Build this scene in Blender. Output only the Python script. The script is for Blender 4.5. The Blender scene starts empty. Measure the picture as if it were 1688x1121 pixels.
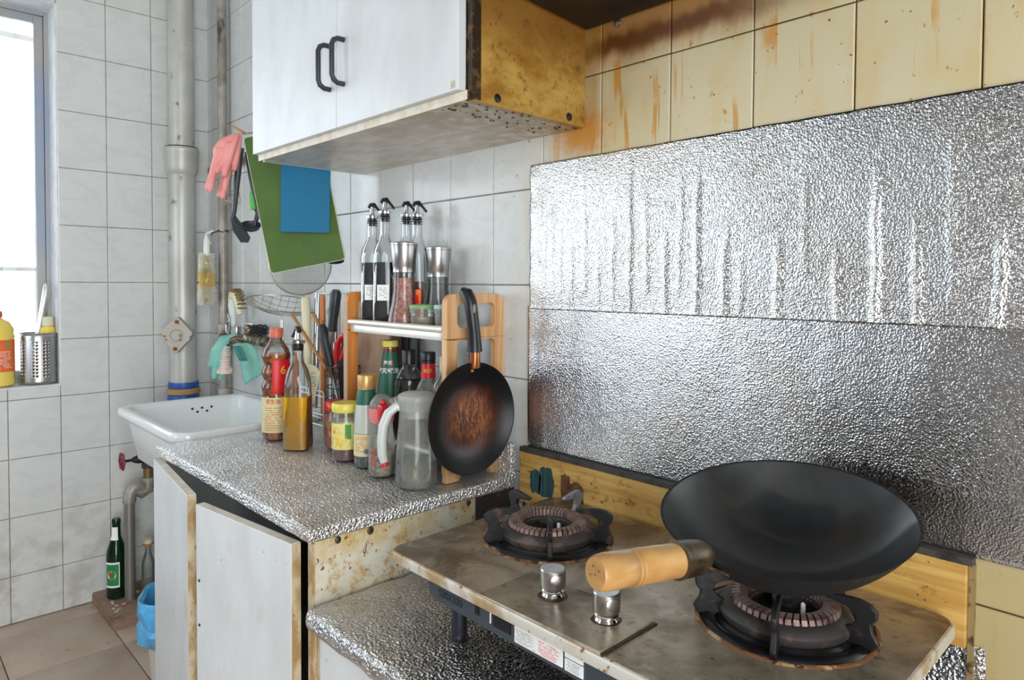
import bpy, bmesh, math, random
from math import sin, cos, pi, radians, sqrt, atan2, exp
from mathutils import Vector, Matrix, noise
random.seed(7)
C = bpy.context.scene.collection
sc = bpy.context.scene
# ------------------------------------------------------------------ camera
cam = bpy.data.cameras.new('camera'); camo = bpy.data.objects.new('camera', cam); C.objects.link(camo)
cam.sensor_width = 36; cam.lens = 36*1124.95/1688; cam.shift_y = -(560.5-497.89)/1688; cam.clip_start = .02
YAW, PIT, ROL = .7639, .0272, .0048
fw = Vector((-cos(YAW), sin(YAW), 0)); rt = Vector((sin(YAW), cos(YAW), 0)); up = Vector((0, 0, 1))
f2 = fw*cos(PIT)-up*sin(PIT); u2 = up*cos(PIT)+fw*sin(PIT)
r3 = rt*cos(ROL)+u2*sin(ROL); u3 = u2*cos(ROL)-rt*sin(ROL)
mw = Matrix((r3, u3, -f2)).transposed().to_4x4(); mw.translation = (2.8216, -1.0179, 1.1631)
camo.matrix_world = mw
sc.camera = camo
# ------------------------------------------------------------------ light
w = bpy.data.worlds.new('world'); sc.world = w; w.use_nodes = True
bg = w.node_tree.nodes['Background']; bg.inputs[0].default_value = (.84, .93, 1, 1); bg.inputs[1].default_value = 4.8
def portal(name, loc, rot, sx, sy):
    l = bpy.data.lights.new(name, 'AREA'); l.shape = 'RECTANGLE'; l.size = sx; l.size_y = sy; l.cycles.is_portal = True
    o = bpy.data.objects.new(name, l); C.objects.link(o); o.location = loc; o.rotation_euler = rot
portal('window_portal', (-.16, -1.2, 1.46), (0, radians(-90), 0), 1.36, 1.42)
def fill_light(name, loc, rot, sx, sy, power, col):
    l = bpy.data.lights.new(name, 'AREA'); l.shape = 'RECTANGLE'; l.size = sx; l.size_y = sy; l.energy = power; l.color = col
    o = bpy.data.objects.new(name, l); C.objects.link(o); o.location = loc; o.rotation_euler = rot
fill_light('added_doorway_fill', (3.97, -1.55, 1.1), (0, radians(90), 0), 2.0, 1.2, 34, (1, .97, .93))  # added fill lamp in an unseen doorway, brightens faces turned to the right
portal('balcony_portal', (.75, -2.52, 1.5), (radians(90), 0, 0), 1.1, 1.5)
sc.view_settings.view_transform = 'Standard'; sc.view_settings.look = 'None'
sc.view_settings.exposure = 0.0; sc.view_settings.gamma = 1; sc.view_settings.use_curve_mapping = False
sc.cycles.max_bounces = 10; sc.cycles.diffuse_bounces = 5; sc.cycles.glossy_bounces = 5
sc.cycles.transparent_max_bounces = 24; sc.cycles.transmission_bounces = 8
sc.cycles.caustics_reflective = False; sc.cycles.caustics_refractive = False
sc.cycles.sample_clamp_indirect = 6
# ------------------------------------------------------------------ materials
def hexc(r, g, b):
    f = lambda c: (c/255/12.92 if c/255 <= .04045 else ((c/255+.055)/1.055)**2.4)
    return (f(r), f(g), f(b), 1)
class N:
    def __init__(s, name):
        s.m = bpy.data.materials.new(name); s.m.use_nodes = True; s.t = s.m.node_tree
        s.b = s.t.nodes['Principled BSDF']; s.out = s.t.nodes['Material Output']
        s._w = None; s._o = None
    def n(s, t, **k):
        x = s.t.nodes.new(t)
        for a, v in k.items(): setattr(x, a, v)
        return x
    def l(s, a, b): s.t.links.new(a, b)
    def pos(s, world=True):
        if world:
            if not s._w: s._w = s.n('ShaderNodeNewGeometry').outputs['Position']
            return s._w
        if not s._o: s._o = s.n('ShaderNodeTexCoord').outputs['Object']
        return s._o
    def scaled(s, sc_, world=True):
        m = s.n('ShaderNodeMapping'); m.inputs['Scale'].default_value = sc_; s.l(s.pos(world), m.inputs['Vector']); return m.outputs[0]
    def noise(s, scale, st=(1, 1, 1), det=3, rough=.55, world=True, dist=0):
        x = s.n('ShaderNodeTexNoise'); x.inputs['Scale'].default_value = scale; x.inputs['Detail'].default_value = det
        x.inputs['Roughness'].default_value = rough; x.inputs['Distortion'].default_value = dist
        s.l(s.scaled(st, world), x.inputs['Vector']); return x.outputs['Fac']
    def voro(s, scale, st=(1, 1, 1), world=True, feature='F1'):
        x = s.n('ShaderNodeTexVoronoi', feature=feature); x.inputs['Scale'].default_value = scale
        s.l(s.scaled(st, world), x.inputs['Vector']); return x.outputs['Distance']
    def ramp(s, v, a, b, lo=0, hi=1):
        x = s.n('ShaderNodeMapRange'); x.interpolation_type = 'SMOOTHSTEP'
        for i, q in zip((1, 2, 3, 4), (a, b, lo, hi)): x.inputs[i].default_value = q
        s.l(v, x.inputs[0]); return x.outputs[0]
    def op(s, o, a, b=None, c=None):
        x = s.n('ShaderNodeMath', operation=o)
        for i, q in enumerate((a, b, c)):
            if q is None: continue
            if isinstance(q, (int, float)): x.inputs[i].default_value = q
            else: s.l(q, x.inputs[i])
        return x.outputs[0]
    def mix(s, fac, a, b):
        x = s.n('ShaderNodeMix', data_type='RGBA')
        for i, q in ((0, fac), (6, a), (7, b)):
            if isinstance(q, (int, float, tuple)): x.inputs[i].default_value = q
            else: s.l(q, x.inputs[i])
        return x.outputs[2]
    def bump(s, h, strength=.3, dist=.001, prev=None):
        x = s.n('ShaderNodeBump'); x.inputs['Strength'].default_value = strength; x.inputs['Distance'].default_value = dist
        s.l(h, x.inputs['Height'])
        if prev: s.l(prev, x.inputs['Normal'])
        return x.outputs[0]
    def xyz(s):
        x = s.n('ShaderNodeSeparateXYZ'); s.l(s.pos(), x.inputs[0]); return x.outputs
    def set(s, col=None, rough=None, metal=None, normal=None, spec=None, coat=None, sss=None):
        for k, v in (('Base Color', col), ('Roughness', rough), ('Metallic', metal), ('Normal', normal), ('Specular IOR Level', spec), ('Coat Weight', coat)):
            if v is None: continue
            if isinstance(v, (int, float, tuple)): s.b.inputs[k].default_value = v
            else: s.l(v, s.b.inputs[k])
        return s.m
def pbr(name, col, rough=.5, metal=0, var=None, bump=None, spots=(), coat=None, world=False):
    """var=(scale,col2,stretch)  bump=(scale,strength,dist,stretch)  spots=[(scale,lo,hi,col,stretch)]"""
    n = N(name); c = col
    if var: c = n.mix(n.ramp(n.noise(var[0], var[2] if len(var) > 2 else (1, 1, 1), world=world), .3, .7), col, var[1])
    for q in spots:
        c = n.mix(n.ramp(n.noise(q[0], q[4] if len(q) > 4 else (1, 1, 1), det=5, world=world), q[1], q[2]), c, q[3])
    nm = None
    if bump: nm = n.bump(n.noise(bump[0], bump[3] if len(bump) > 3 else (1, 1, 1), world=world), bump[1], bump[2])
    return n.set(c, rough, metal, nm, coat=coat)
def thin(name, tint=(1, 1, 1, 1), refl=1.0, haze=0.0, hazecol=(.8, .82, .82, 1), rough=.03):
    n = N(name); t = n.t
    tr = n.n('ShaderNodeBsdfTransparent'); tr.inputs[0].default_value = tint
    gl = n.n('ShaderNodeBsdfGlossy'); gl.inputs['Roughness'].default_value = rough
    fr = n.n('ShaderNodeFresnel'); fr.inputs[0].default_value = 1.5
    mx = n.n('ShaderNodeMixShader'); n.l(n.op('MULTIPLY', fr.outputs[0], refl), mx.inputs[0]); n.l(tr.outputs[0], mx.inputs[1]); n.l(gl.outputs[0], mx.inputs[2])
    o = mx.outputs[0]
    if haze > 0:
        d1_ = n.n('ShaderNodeBsdfDiffuse'); d1_.inputs[0].default_value = hazecol; d2_ = n.n('ShaderNodeBsdfTranslucent'); d2_.inputs[0].default_value = hazecol
        d = n.n('ShaderNodeMixShader'); d.inputs[0].default_value = .5; n.l(d1_.outputs[0], d.inputs[1]); n.l(d2_.outputs[0], d.inputs[2])
        m2 = n.n('ShaderNodeMixShader'); n.l(n.ramp(n.noise(25, (1, 1, 1), world=False), .25, .75, haze*.8, min(1, haze*1.2)), m2.inputs[0]); n.l(o, m2.inputs[1]); n.l(d.outputs[0], m2.inputs[2]); o = m2.outputs[0]
    n.t.nodes.remove(n.b); n.l(o, n.out.inputs[0]); return n.m
def liquid(name, col, dens=.5, rough=.05, vari=None, dif=.5):
    n = N(name); tr = n.n('ShaderNodeBsdfTransparent'); tr.inputs[0].default_value = col
    d = n.n('ShaderNodeBsdfTranslucent'); d2 = n.n('ShaderNodeBsdfDiffuse'); c = col
    if vari: c = n.mix(n.ramp(n.noise(vari[0], dist=2, world=False), .45, .62), col, vari[1])
    for x in (d, d2):
        if isinstance(c, tuple): x.inputs[0].default_value = c
        else: n.l(c, x.inputs[0])
    if not isinstance(c, tuple): n.l(c, tr.inputs[0])
    a = n.n('ShaderNodeMixShader'); a.inputs[0].default_value = dif; n.l(d.outputs[0], a.inputs[1]); n.l(d2.outputs[0], a.inputs[2])
    b = n.n('ShaderNodeMixShader'); b.inputs[0].default_value = dens; n.l(tr.outputs[0], b.inputs[1]); n.l(a.outputs[0], b.inputs[2])
    g = n.n('ShaderNodeBsdfGlossy'); g.inputs[1].default_value = rough
    fr = n.n('ShaderNodeFresnel'); fr.inputs[0].default_value = 1.35
    e = n.n('ShaderNodeMixShader'); n.l(fr.outputs[0], e.inputs[0]); n.l(b.outputs[0], e.inputs[1]); n.l(g.outputs[0], e.inputs[2])
    n.t.nodes.remove(n.b); n.l(e.outputs[0], n.out.inputs[0]); return n.m
# tiles: glazed white, greasy amber where the cooking splashes them
def tile_material(name, greasy):
    n = N(name); X, Y, Z = n.xyz()
    c = n.mix(n.ramp(n.noise(9, (1, 1, 1.6), det=6, dist=1.5), .42, .62), hexc(218, 220, 218), hexc(212, 214, 212))
    dirt = n.ramp(n.noise(38, det=6, rough=.7), .63, .72)
    c = n.mix(n.op('MULTIPLY', dirt, .22), c, hexc(170, 140, 100))
    c = n.mix(n.op('MULTIPLY', n.ramp(n.noise(110, det=2), .76, .80), .75), c, hexc(150, 105, 55))
    low = n.ramp(Z, .62, .05)
    c = n.mix(n.op('MULTIPLY', n.op('MULTIPLY', low, n.ramp(n.noise(14, det=5), .42, .66)), .4), c, hexc(160, 140, 112))
    if greasy:
        g = n.op('MULTIPLY', n.ramp(X, 1.72, 2.06), n.ramp(n.noise(5, det=3), .1, .5, .75, 1))
        c = n.mix(g, c, hexc(206, 194, 157))
        c = n.mix(n.op('MULTIPLY', n.op('MULTIPLY', g, n.ramp(n.noise(16, (1, 1, .4), det=5), .45, .7)), .45), c, hexc(202, 168, 96))
        drip = n.ramp(n.noise(42, (1, 1, .07), det=3, dist=.4), .57, .63)
        patch = n.ramp(n.noise(9, (1, 1, .8), det=3), .42, .58)
        c = n.mix(n.op('MULTIPLY', n.op('MULTIPLY', n.op('MULTIPLY', drip, patch), g), .85), c, hexc(198, 138, 44))
        c = n.mix(n.op('MULTIPLY', n.op('MULTIPLY', n.ramp(n.noise(75, (1, 1, .8), det=2), .69, .73), n.ramp(X, 1.5, 1.9)), .8), c, hexc(188, 126, 40))
        c = n.mix(n.op('MULTIPLY', n.op('MULTIPLY', n.ramp(n.noise(130, det=1), .77, .79), n.ramp(X, 1.6, 1.9)), .9), c, hexc(95, 62, 28))
        # baked brown band under the hood
        wob = n.op('ADD', Z, n.op('MULTIPLY', n.noise(14, (1, 1, .4), det=4), .07))
        band = n.op('MULTIPLY', n.ramp(wob, 1.585, 1.64), n.ramp(X, 1.93, 1.97))
        fade = n.ramp(X, 2.45, 2.2)
        c = n.mix(n.op('MULTIPLY', n.op('MULTIPLY', band, fade), .85), c, hexc(158, 104, 40))
        band2 = n.op('MULTIPLY', n.ramp(wob, 1.61, 1.635), n.ramp(wob, 1.67, 1.645))
        c = n.mix(n.op('MULTIPLY', n.op('MULTIPLY', band2, fade), .9), c, hexc(92, 50, 18))
        # orange bleed round the wall cabinet's lower corner
        dx = n.op('MULTIPLY', n.op('SUBTRACT', X, 1.955), .75); dz = n.op('SUBTRACT', Z, 1.455)
        d = n.op('SQRT', n.op('ADD', n.op('MULTIPLY', dx, dx), n.op('MULTIPLY', dz, dz)))
        d = n.op('ADD', d, n.op('MULTIPLY', n.noise(35, det=4), .06))
        c = n.mix(n.op('MULTIPLY', n.ramp(d, .105, .04), .9), c, hexc(198, 132, 34))
        # a side of the wall next to the cabinet is browner
        c = n.mix(n.op('MULTIPLY', n.op('MULTIPLY', n.op('MULTIPLY', n.ramp(X, 2.02, 1.975), n.ramp(X, 1.9, 1.95)), n.ramp(Z, 1.42, 1.55)), .55), c, hexc(158, 118, 52))
        lowb = n.op('MULTIPLY', n.ramp(X, 2.55, 2.62), n.ramp(Z, .86, .8))
        c = n.mix(n.op('MULTIPLY', lowb, .8), c, hexc(186, 168, 118))
    nm = n.bump(n.noise(22, det=3), .12, .002)
    return n.set(c, .16 if not greasy else n.ramp(X, 1.7, 2.2, .15, .33), 0, nm)
M = {}
M['tile'] = tile_material('glazed_tile', False)
M['tile_greasy'] = tile_material('greasy_tile', True)
n = N('grout'); X, Y, Z = n.xyz()
g = n.ramp(X, 1.5, 2.1)
c = n.mix(n.ramp(n.noise(30, det=4), .35, .65), hexc(158, 145, 130), hexc(120, 100, 82))
c = n.mix(n.op('MULTIPLY', g, n.ramp(Y, -.3, -.02)), c, hexc(82, 56, 28))
M['grout'] = n.set(c, .9)
def foil_material(name, scale, strength, dist, rough, tint, met=1):
    n = N(name)
    v = n.voro(scale, feature='SMOOTH_F1'); ns = n.noise(scale*.9, det=2)
    h = n.op('ADD', v, n.op('MULTIPLY', ns, .8))
    b1 = n.bump(n.noise(scale*.12, det=2), .12, .004)
    b = n.bump(h, strength, dist, b1)
    c = n.mix(n.ramp(n.noise(7, det=4), .4, .75), tint, hexc(212, 208, 202))
    c = n.mix(n.op('MULTIPLY', n.ramp(n.noise(42, det=2), .74, .78), .35), c, hexc(176, 140, 118))
    return n.set(c, rough, met, b)
M['foil_wall'] = foil_material('embossed_wall_foil', 380, .8, .0013, .16, hexc(226, 226, 226))
M['foil_wall_low'] = foil_material('embossed_wall_foil_lower', 400, .7, .0009, .16, hexc(222, 224, 226))
M['foil_top'] = foil_material('embossed_counter_foil', 250, 1, .0045, .16, hexc(250, 251, 252), .85)
M['foil_low'] = foil_material('embossed_stove_counter_foil', 240, 1, .0036, .11, hexc(214, 216, 222))
M['ceiling'] = pbr('ceiling_paint', hexc(226, 224, 218), .9)
M['plaster'] = pbr('window_plaster', hexc(226, 228, 228), .6, var=(20, hexc(208, 210, 212)))
M['plain_wall'] = pbr('far_wall_paint', hexc(190, 187, 182), .8)
M['floor_tile'] = pbr('floor_tile', hexc(196, 176, 158), .34, var=(7, hexc(180, 158, 140)), spots=[(30, .60, .74, hexc(140, 115, 92)), (90, .72, .76, hexc(110, 80, 60))], world=True, bump=(60, .1, .001))
M['floor_grout'] = pbr('floor_grout', hexc(104, 84, 68), .95, var=(30, hexc(70, 56, 46)), world=True)
M['frame'] = pbr('window_aluminium', hexc(150, 162, 184), .42, .2, var=(8, hexc(176, 172, 166), (1, 1, .4)))
M['pane'] = thin('window_glass', (.98, .99, 1, 1), .8)
M['frosted'] = thin('frosted_strip', (.93, .95, .95, 1), .3, .25, (.85, .86, .84, 1), .3)
M['bar'] = pbr('white_bar', hexc(220, 222, 222), .5)
M['pipe'] = pbr('painted_cast_iron', hexc(204, 204, 198), .42, .25, var=(9, hexc(182, 180, 172), (1, 1, .5)), spots=[(26, .62, .72, hexc(128, 120, 104), (1, 1, .6)), (70, .72, .77, hexc(84, 66, 48))], bump=(30, .3, .002), world=True)
M['pipe_small'] = pbr('small_grey_pipe', hexc(172, 168, 160), .45, .35, var=(14, hexc(136, 128, 114)), spots=[(13, .6, .7, hexc(62, 52, 42), (1, 1, .5))], bump=(60, .3, .001), world=True)
M['rust'] = pbr('rust_stained_iron', hexc(188, 182, 170), .6, .2, spots=[(50, .60, .72, hexc(128, 90, 56))], bump=(70, .4, .001))
M['rustnut'] = pbr('rusty_nut', hexc(140, 84, 52), .7, .3)
M['bluetape'] = pbr('blue_tape', hexc(30, 84, 170), .4, bump=(60, .4, .002))
M['oldtape'] = pbr('old_clay_band', hexc(176, 142, 96), .8, bump=(60, .6, .002))
M['ceramic'] = pbr('sink_ceramic', hexc(232, 236, 236), .12, 0, spots=[(30, .70, .78, hexc(190, 170, 145))], coat=.4)
M['steel'] = pbr('brushed_steel', hexc(196, 196, 196), .28, 1, bump=(200, .1, .0005, (1, 1, .05)))
M['chrome'] = pbr('chrome', hexc(228, 228, 230), .1, 1)
M['darksteel'] = pbr('oxidised_brass', hexc(112, 98, 82), .42, .8, spots=[(70, .5, .6, hexc(176, 168, 150)), (50, .6, .7, hexc(52, 42, 34))], bump=(90, .4, .001))
M['wire'] = pbr('steel_wire', hexc(168, 162, 150), .35, .9)
M['wire_white'] = pbr('white_coated_wire', hexc(222, 220, 214), .3, .3)
M['black'] = pbr('black_plastic', hexc(24, 26, 32), .35)
M['charcoal'] = pbr('charcoal_nylon', hexc(44, 50, 56), .38)
n = N('white_laminate'); c = n.mix(n.ramp(n.noise(8, (1, 1, .5), det=4, world=False), .35, .75), hexc(222, 226, 228), hexc(208, 211, 212))
c = n.mix(n.op('MULTIPLY', n.ramp(n.noise(18, (1, 1, .5), det=6), .60, .72), n.ramp(n.xyz()[2], 1.2, .7, .07, .3)), c, hexc(184, 164, 132))
c = n.mix(n.ramp(n.noise(120, det=2), .755, .775), c, hexc(110, 78, 50))
c = n.mix(n.op('MULTIPLY', n.ramp(n.noise(26, (1, 1, .16), det=2), .71, .74), .5), c, hexc(198, 156, 104))
M['laminate'] = n.set(c, .38, 0, n.bump(n.noise(350, (1, 1, .12), det=1), .18, .0008))
n = N('worn_edge'); c = n.mix(n.ramp(n.noise(40, (1, 1, .5), det=5), .4, .62), hexc(202, 186, 156), hexc(166, 134, 88))
c = n.mix(n.ramp(n.noise(90, (1, 1, .5), det=4), .62, .72), c, hexc(98, 64, 34)); M['edge'] = n.set(c, .6, 0, n.bump(n.noise(120), .3, .001))
M['cream_band'] = pbr('cream_edge_band', hexc(226, 220, 206), .5, var=(30, hexc(206, 194, 172)), world=True)
n = N('greasy_side_panel'); X, Y, Z = n.xyz()
c = n.mix(n.ramp(n.noise(12, det=6, rough=.65), .38, .66), hexc(218, 214, 196), hexc(206, 182, 128))
c = n.mix(n.op('MULTIPLY', n.ramp(n.noise(42, det=6, rough=.75), .50, .64), .75), c, hexc(184, 138, 66))
c = n.mix(n.ramp(n.noise(120, (1, 1, .7), det=2), .66, .71), c, hexc(120, 74, 34))
c = n.mix(n.ramp(n.noise(70, (1, 1, .7), det=2), .755, .77), c, hexc(60, 36, 20))
M['side_panel'] = n.set(c, .45, 0, n.bump(n.noise(200, det=3), .3, .001))
n = N('amber_grease_panel'); X, Y, Z = n.xyz()
c = n.mix(n.ramp(n.noise(14, (1, 1, 1.6), det=6, rough=.65), .35, .7), hexc(196, 158, 80), hexc(150, 106, 38))
c = n.mix(n.op('MULTIPLY', n.ramp(n.op('ADD', Z, n.op('MULTIPLY', n.noise(9, (1, 1, .5)), .08)), 1.56, 1.66), .75), c, hexc(128, 78, 26))
c = n.mix(n.op('MULTIPLY', n.ramp(n.noise(38, (1, 1, .8), det=6, rough=.75), .56, .66), .75), c, hexc(96, 74, 36))
c = n.mix(n.op('MULTIPLY', n.ramp(n.noise(26, (1, 1, .06), det=2), .64, .70), .6), c, hexc(120, 52, 16))
c = n.mix(n.ramp(n.noise(110, det=2), .70, .73), c, hexc(46, 32, 18))
M['amber'] = n.set(c, .36, 0, n.bump(n.noise(160, det=4), .4, .001))
n = N('cabinet_underside'); X, Y, Z = n.xyz()
c = n.mix(n.ramp(n.noise(16, (1, 2, 1), det=6), .35, .7), hexc(214, 208, 196), hexc(186, 172, 150))
c = n.mix(n.op('MULTIPLY', n.ramp(X, 1.5, 1.95), n.ramp(n.noise(30, det=5), .35, .62)), c, hexc(176, 146, 100))
c = n.mix(n.op('MULTIPLY', n.ramp(X, 1.8, 1.9), n.ramp(n.noise(95, (1.4, .8, 1), det=2), .60, .64)), c, hexc(58, 40, 26))
M['underside'] = n.set(c, .3, 0, n.bump(n.noise(50, det=4), .2, .001))
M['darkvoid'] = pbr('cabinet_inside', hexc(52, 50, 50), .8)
M['greasegrime'] = pbr('black_grease', hexc(46, 34, 24), .4, spots=[(60, .5, .65, hexc(110, 80, 40))], bump=(90, .6, .003))
M['hood'] = pbr('hood_black', hexc(18, 18, 24), .35)
n = N('plywood'); c = n.mix(n.ramp(n.noise(6, (1, 1, 14), det=5), .35, .65), hexc(222, 182, 104), hexc(198, 150, 74))
c = n.mix(n.op('MULTIPLY', n.ramp(n.noise(24, (1, 1, 1.4), det=6, rough=.7), .52, .68), .8), c, hexc(150, 94, 36))
c = n.mix(n.ramp(n.noise(80, det=2), .70, .74), c, hexc(70, 44, 22)); M['plywood'] = n.set(c, .55, 0, n.bump(n.noise(40, (1, 1, 6)), .2, .001))
M['wood'] = pbr('turned_wood', hexc(200, 158, 98), .36, var=(14, hexc(172, 124, 70), (1, 1, 2)), spots=[(16, .62, .72, hexc(150, 96, 48))], coat=.2)
n = N('bamboo'); X, Y, Z = n.xyz()
c = n.mix(n.ramp(n.noise(60, (1, 1, .06), det=2), .35, .65), hexc(226, 182, 134), hexc(204, 150, 98)); M['bamboo'] = n.set(c, .42)
M['bamboo_orange'] = pbr('bamboo_inner', hexc(222, 148, 78), .4, var=(50, hexc(198, 120, 52), (1, 1, .08)), world=True)
M['palewood'] = pbr('pale_board_wood', hexc(214, 184, 158), .6, var=(30, hexc(196, 162, 134), (1, 1, .1)))
M['orangewood'] = pbr('varnished_board', hexc(206, 124, 48), .4, var=(30, hexc(170, 92, 34), (1, 1, .1)))
M['stick'] = pbr('chopstick_wood', hexc(176, 122, 74), .5)
M['redstick'] = pbr('red_brown_stick', hexc(140, 70, 42), .5)
n = N('stove_steel'); c = n.mix(n.ramp(n.noise(9, det=6, rough=.65, dist=.6), .36, .66), hexc(190, 176, 154), hexc(128, 112, 94))
c = n.mix(n.op('MULTIPLY', n.ramp(n.noise(22, det=6, dist=1), .60, .70), .35), c, hexc(206, 204, 200))
c = n.mix(n.op('MULTIPLY', n.ramp(n.noise(48, det=5, rough=.7), .58, .68), .7), c, hexc(120, 82, 44))
c = n.mix(n.ramp(n.noise(160, det=2), .72, .76), c, hexc(44, 30, 20))
M['stove_top'] = n.set(c, n.ramp(n.noise(14, det=5), .3, .7, .26, .48), .55, n.bump(n.noise(60, det=4), .15, .001))
n = N('stove_edge'); c = n.mix(n.ramp(n.noise(20, (1, 1, 1), det=4), .4, .65), hexc(214, 210, 200), hexc(176, 150, 110))
c = n.mix(n.ramp(n.noise(80, det=4), .62, .7), c, hexc(140, 86, 40)); M['stove_edge'] = n.set(c, .4, .3)
M['rustring'] = pbr('baked_rust', hexc(132, 88, 54), .7, .1, spots=[(40, .5, .6, hexc(196, 160, 118)), (80, .5, .62, hexc(70, 40, 26))], bump=(140, .7, .002))
M['castiron'] = pbr('cast_iron', hexc(42, 40, 42), .5, .4, spots=[(40, .55, .7, hexc(96, 70, 60))], bump=(90, .5, .0015))
M['burnerbody'] = pbr('burner_iron', hexc(70, 64, 62), .55, .3, spots=[(30, .5, .66, hexc(112, 96, 90))], bump=(80, .5, .0015))
M['burnercap'] = pbr('burner_cap_iron', hexc(150, 124, 116), .5, .45, spots=[(50, .5, .66, hexc(96, 74, 70))], bump=(90, .4, .001))
M['armgrey'] = pbr('heat_bleached_iron', hexc(150, 156, 164), .5, .3, spots=[(50, .5, .62, hexc(70, 68, 70))], bump=(90, .5, .001))
M['stove_body'] = pbr('stove_body_paint', hexc(58, 66, 74), .4)
M['stove_glass'] = pbr('stove_window', hexc(20, 22, 28), .2)
n = N('wok_iron'); c = n.mix(n.ramp(n.noise(26, det=4, world=False), .4, .65), hexc(26, 30, 34), hexc(15, 18, 22))
M['wok'] = n.set(c, n.ramp(n.noise(18, det=4, world=False), .3, .7, .4, .5), 0, n.bump(n.noise(420, det=2, world=False), .2, .0006), coat=.55); n.b.inputs['Coat Roughness'].default_value = .12
M['wok_out'] = pbr('wok_outside_soot', hexc(22, 22, 24), .6, .2, bump=(90, .9, .003), spots=[(40, .64, .72, hexc(60, 48, 38))])
M['ferrule'] = pbr('oily_ferrule', hexc(92, 78, 58), .36, .6, spots=[(40, .5, .7, hexc(56, 44, 34))], bump=(70, .4, .001))
M['copper'] = pbr('copper_ferrule', hexc(176, 112, 72), .3, .9, spots=[(60, .55, .68, hexc(110, 60, 40))])
n = N('pan_inside'); tc = n.pos(False)
g = n.n('ShaderNodeVectorMath', operation='DISTANCE'); n.l(tc, g.inputs[0]); g.inputs[1].default_value = (-.02, .016, -.004)
d = n.op('ADD', g.outputs['Value'], n.op('MULTIPLY', n.noise(30, det=5, world=False), .035))
c = n.mix(n.ramp(d, .105, .07), hexc(18, 20, 22), hexc(62, 26, 16))
c = n.mix(n.op('MULTIPLY', n.ramp(d, .092, .045), n.ramp(n.noise(60, (1, 2.4, .7), det=6, rough=.75, world=False, dist=1), .42, .60)), c, hexc(158, 88, 36))
c = n.mix(n.op('MULTIPLY', n.ramp(d, .07, .03), n.ramp(n.noise(120, (1, 2.4, .7), det=4, world=False), .60, .68)), c, hexc(228, 170, 110))
M['pan_in'] = n.set(c, .34, .15, n.bump(n.noise(150, det=3, world=False), .2, .001))
M['board_green'] = pbr('green_board', hexc(80, 110, 44), .45, var=(14, hexc(74, 102, 42)), spots=[(20, .66, .74, hexc(70, 88, 44))], bump=(500, .2, .0004))
M['board_white'] = pbr('board_rim', hexc(214, 222, 190), .5)
M['board_blue'] = pbr('blue_board', hexc(18, 112, 152), .45, bump=(500, .25, .0004))
M['pink'] = pbr('pink_rubber', hexc(238, 158, 152), .5, var=(18, hexc(226, 136, 132)), bump=(40, .2, .002))
M['teal'] = pbr('teal_rubber', hexc(142, 204, 188), .5, var=(18, hexc(122, 186, 172)), bump=(40, .2, .002))
M['green_pl'] = pbr('green_plastic', hexc(78, 172, 74), .4)
M['glass'] = thin('clear_glass', (.95, .97, .965, 1), 1.3, .05, (.8, .84, .84, 1))
M['glass2'] = thin('hazy_glass', (.93, .95, .93, 1), 1.3, .16, (.82, .84, .80, 1))
M['cloudy'] = thin('cloudy_plastic', (.97, .98, .96, 1), .9, .2, (.96, .97, .94, 1), .12)
M['greenglass'] = thin('green_glass', (.06, .32, .14, 1), 1.2, .12, (.02, .14, .07, 1))
M['water'] = liquid('water', (.93, .93, .82, 1), .14)
M['oil'] = liquid('golden_oil', (1, .50, .015, 1), .85, dif=.85)
M['peanutoil'] = liquid('amber_oil', (.95, .24, .03, 1), .75, dif=.8, vari=(30, (.34, .06, .02, 1)))
M['orangeoil'] = liquid('chilli_oil', (.9, .16, .01, 1), .6)
M['soy'] = pbr('soy_sauce', hexc(20, 20, 28), .08, coat=.5)
M['brownsauce'] = pbr('brown_sauce', hexc(92, 46, 24), .3)
M['jam'] = pbr('dark_jam', hexc(104, 34, 24), .25)
M['salt'] = pbr('pink_salt', hexc(222, 168, 156), .5, var=(160, hexc(176, 96, 84)), bump=(260, 1, .003))
M['pepper'] = pbr('ground_spice', hexc(92, 80, 68), .7, var=(140, hexc(190, 172, 140)))
M['garlic'] = pbr('dry_garlic', hexc(190, 174, 140), .6, var=(60, hexc(104, 96, 84)))
M['label_w'] = pbr('white_label', hexc(244, 244, 242), .5)
M['label_cream'] = pbr('cream_label', hexc(232, 222, 178), .5, var=(30, hexc(220, 216, 150)))
M['label_red'] = pbr('red_label', hexc(220, 22, 36), .4)
M['label_green'] = pbr('green_label', hexc(28, 96, 74), .45)
M['label_orange'] = pbr('orange_label', hexc(250, 128, 48), .45, var=(16, hexc(246, 100, 60)))
M['label_yellow'] = pbr('yellow_print', hexc(246, 206, 40), .4)
M['ink_red'] = pbr('red_ink', hexc(226, 96, 80), .6); M['ink_grey'] = pbr('grey_ink', hexc(132, 128, 128), .6)
M['ink_black'] = pbr('black_ink', hexc(40, 38, 42), .6); M['ink_white'] = pbr('white_ink', hexc(240, 240, 236), .6)
M['ink_blue'] = pbr('blue_ink', hexc(60, 150, 200), .6); M['ink_gold'] = pbr('gold_ink', hexc(222, 186, 60), .5)
M['yellow_cap'] = pbr('yellow_cap', hexc(230, 212, 92), .35, spots=[(40, .55, .7, hexc(226, 214, 150))]); M['orange_cap'] = pbr('amber_cap', hexc(244, 178, 30), .35)
M['cream_cap'] = pbr('cream_cap', hexc(228, 222, 188), .4); M['gold_cap'] = pbr('gold_cap', hexc(206, 166, 104), .35, .4)
M['red_cap'] = pbr('red_cap', hexc(214, 52, 44), .35, spots=[(60, .58, .7, hexc(236, 160, 120))]); M['pinkcap'] = pbr('red_pink_cap', hexc(220, 108, 86), .4)
M['red_pl'] = pbr('red_plastic', hexc(206, 26, 40), .3, coat=.3)
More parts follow.
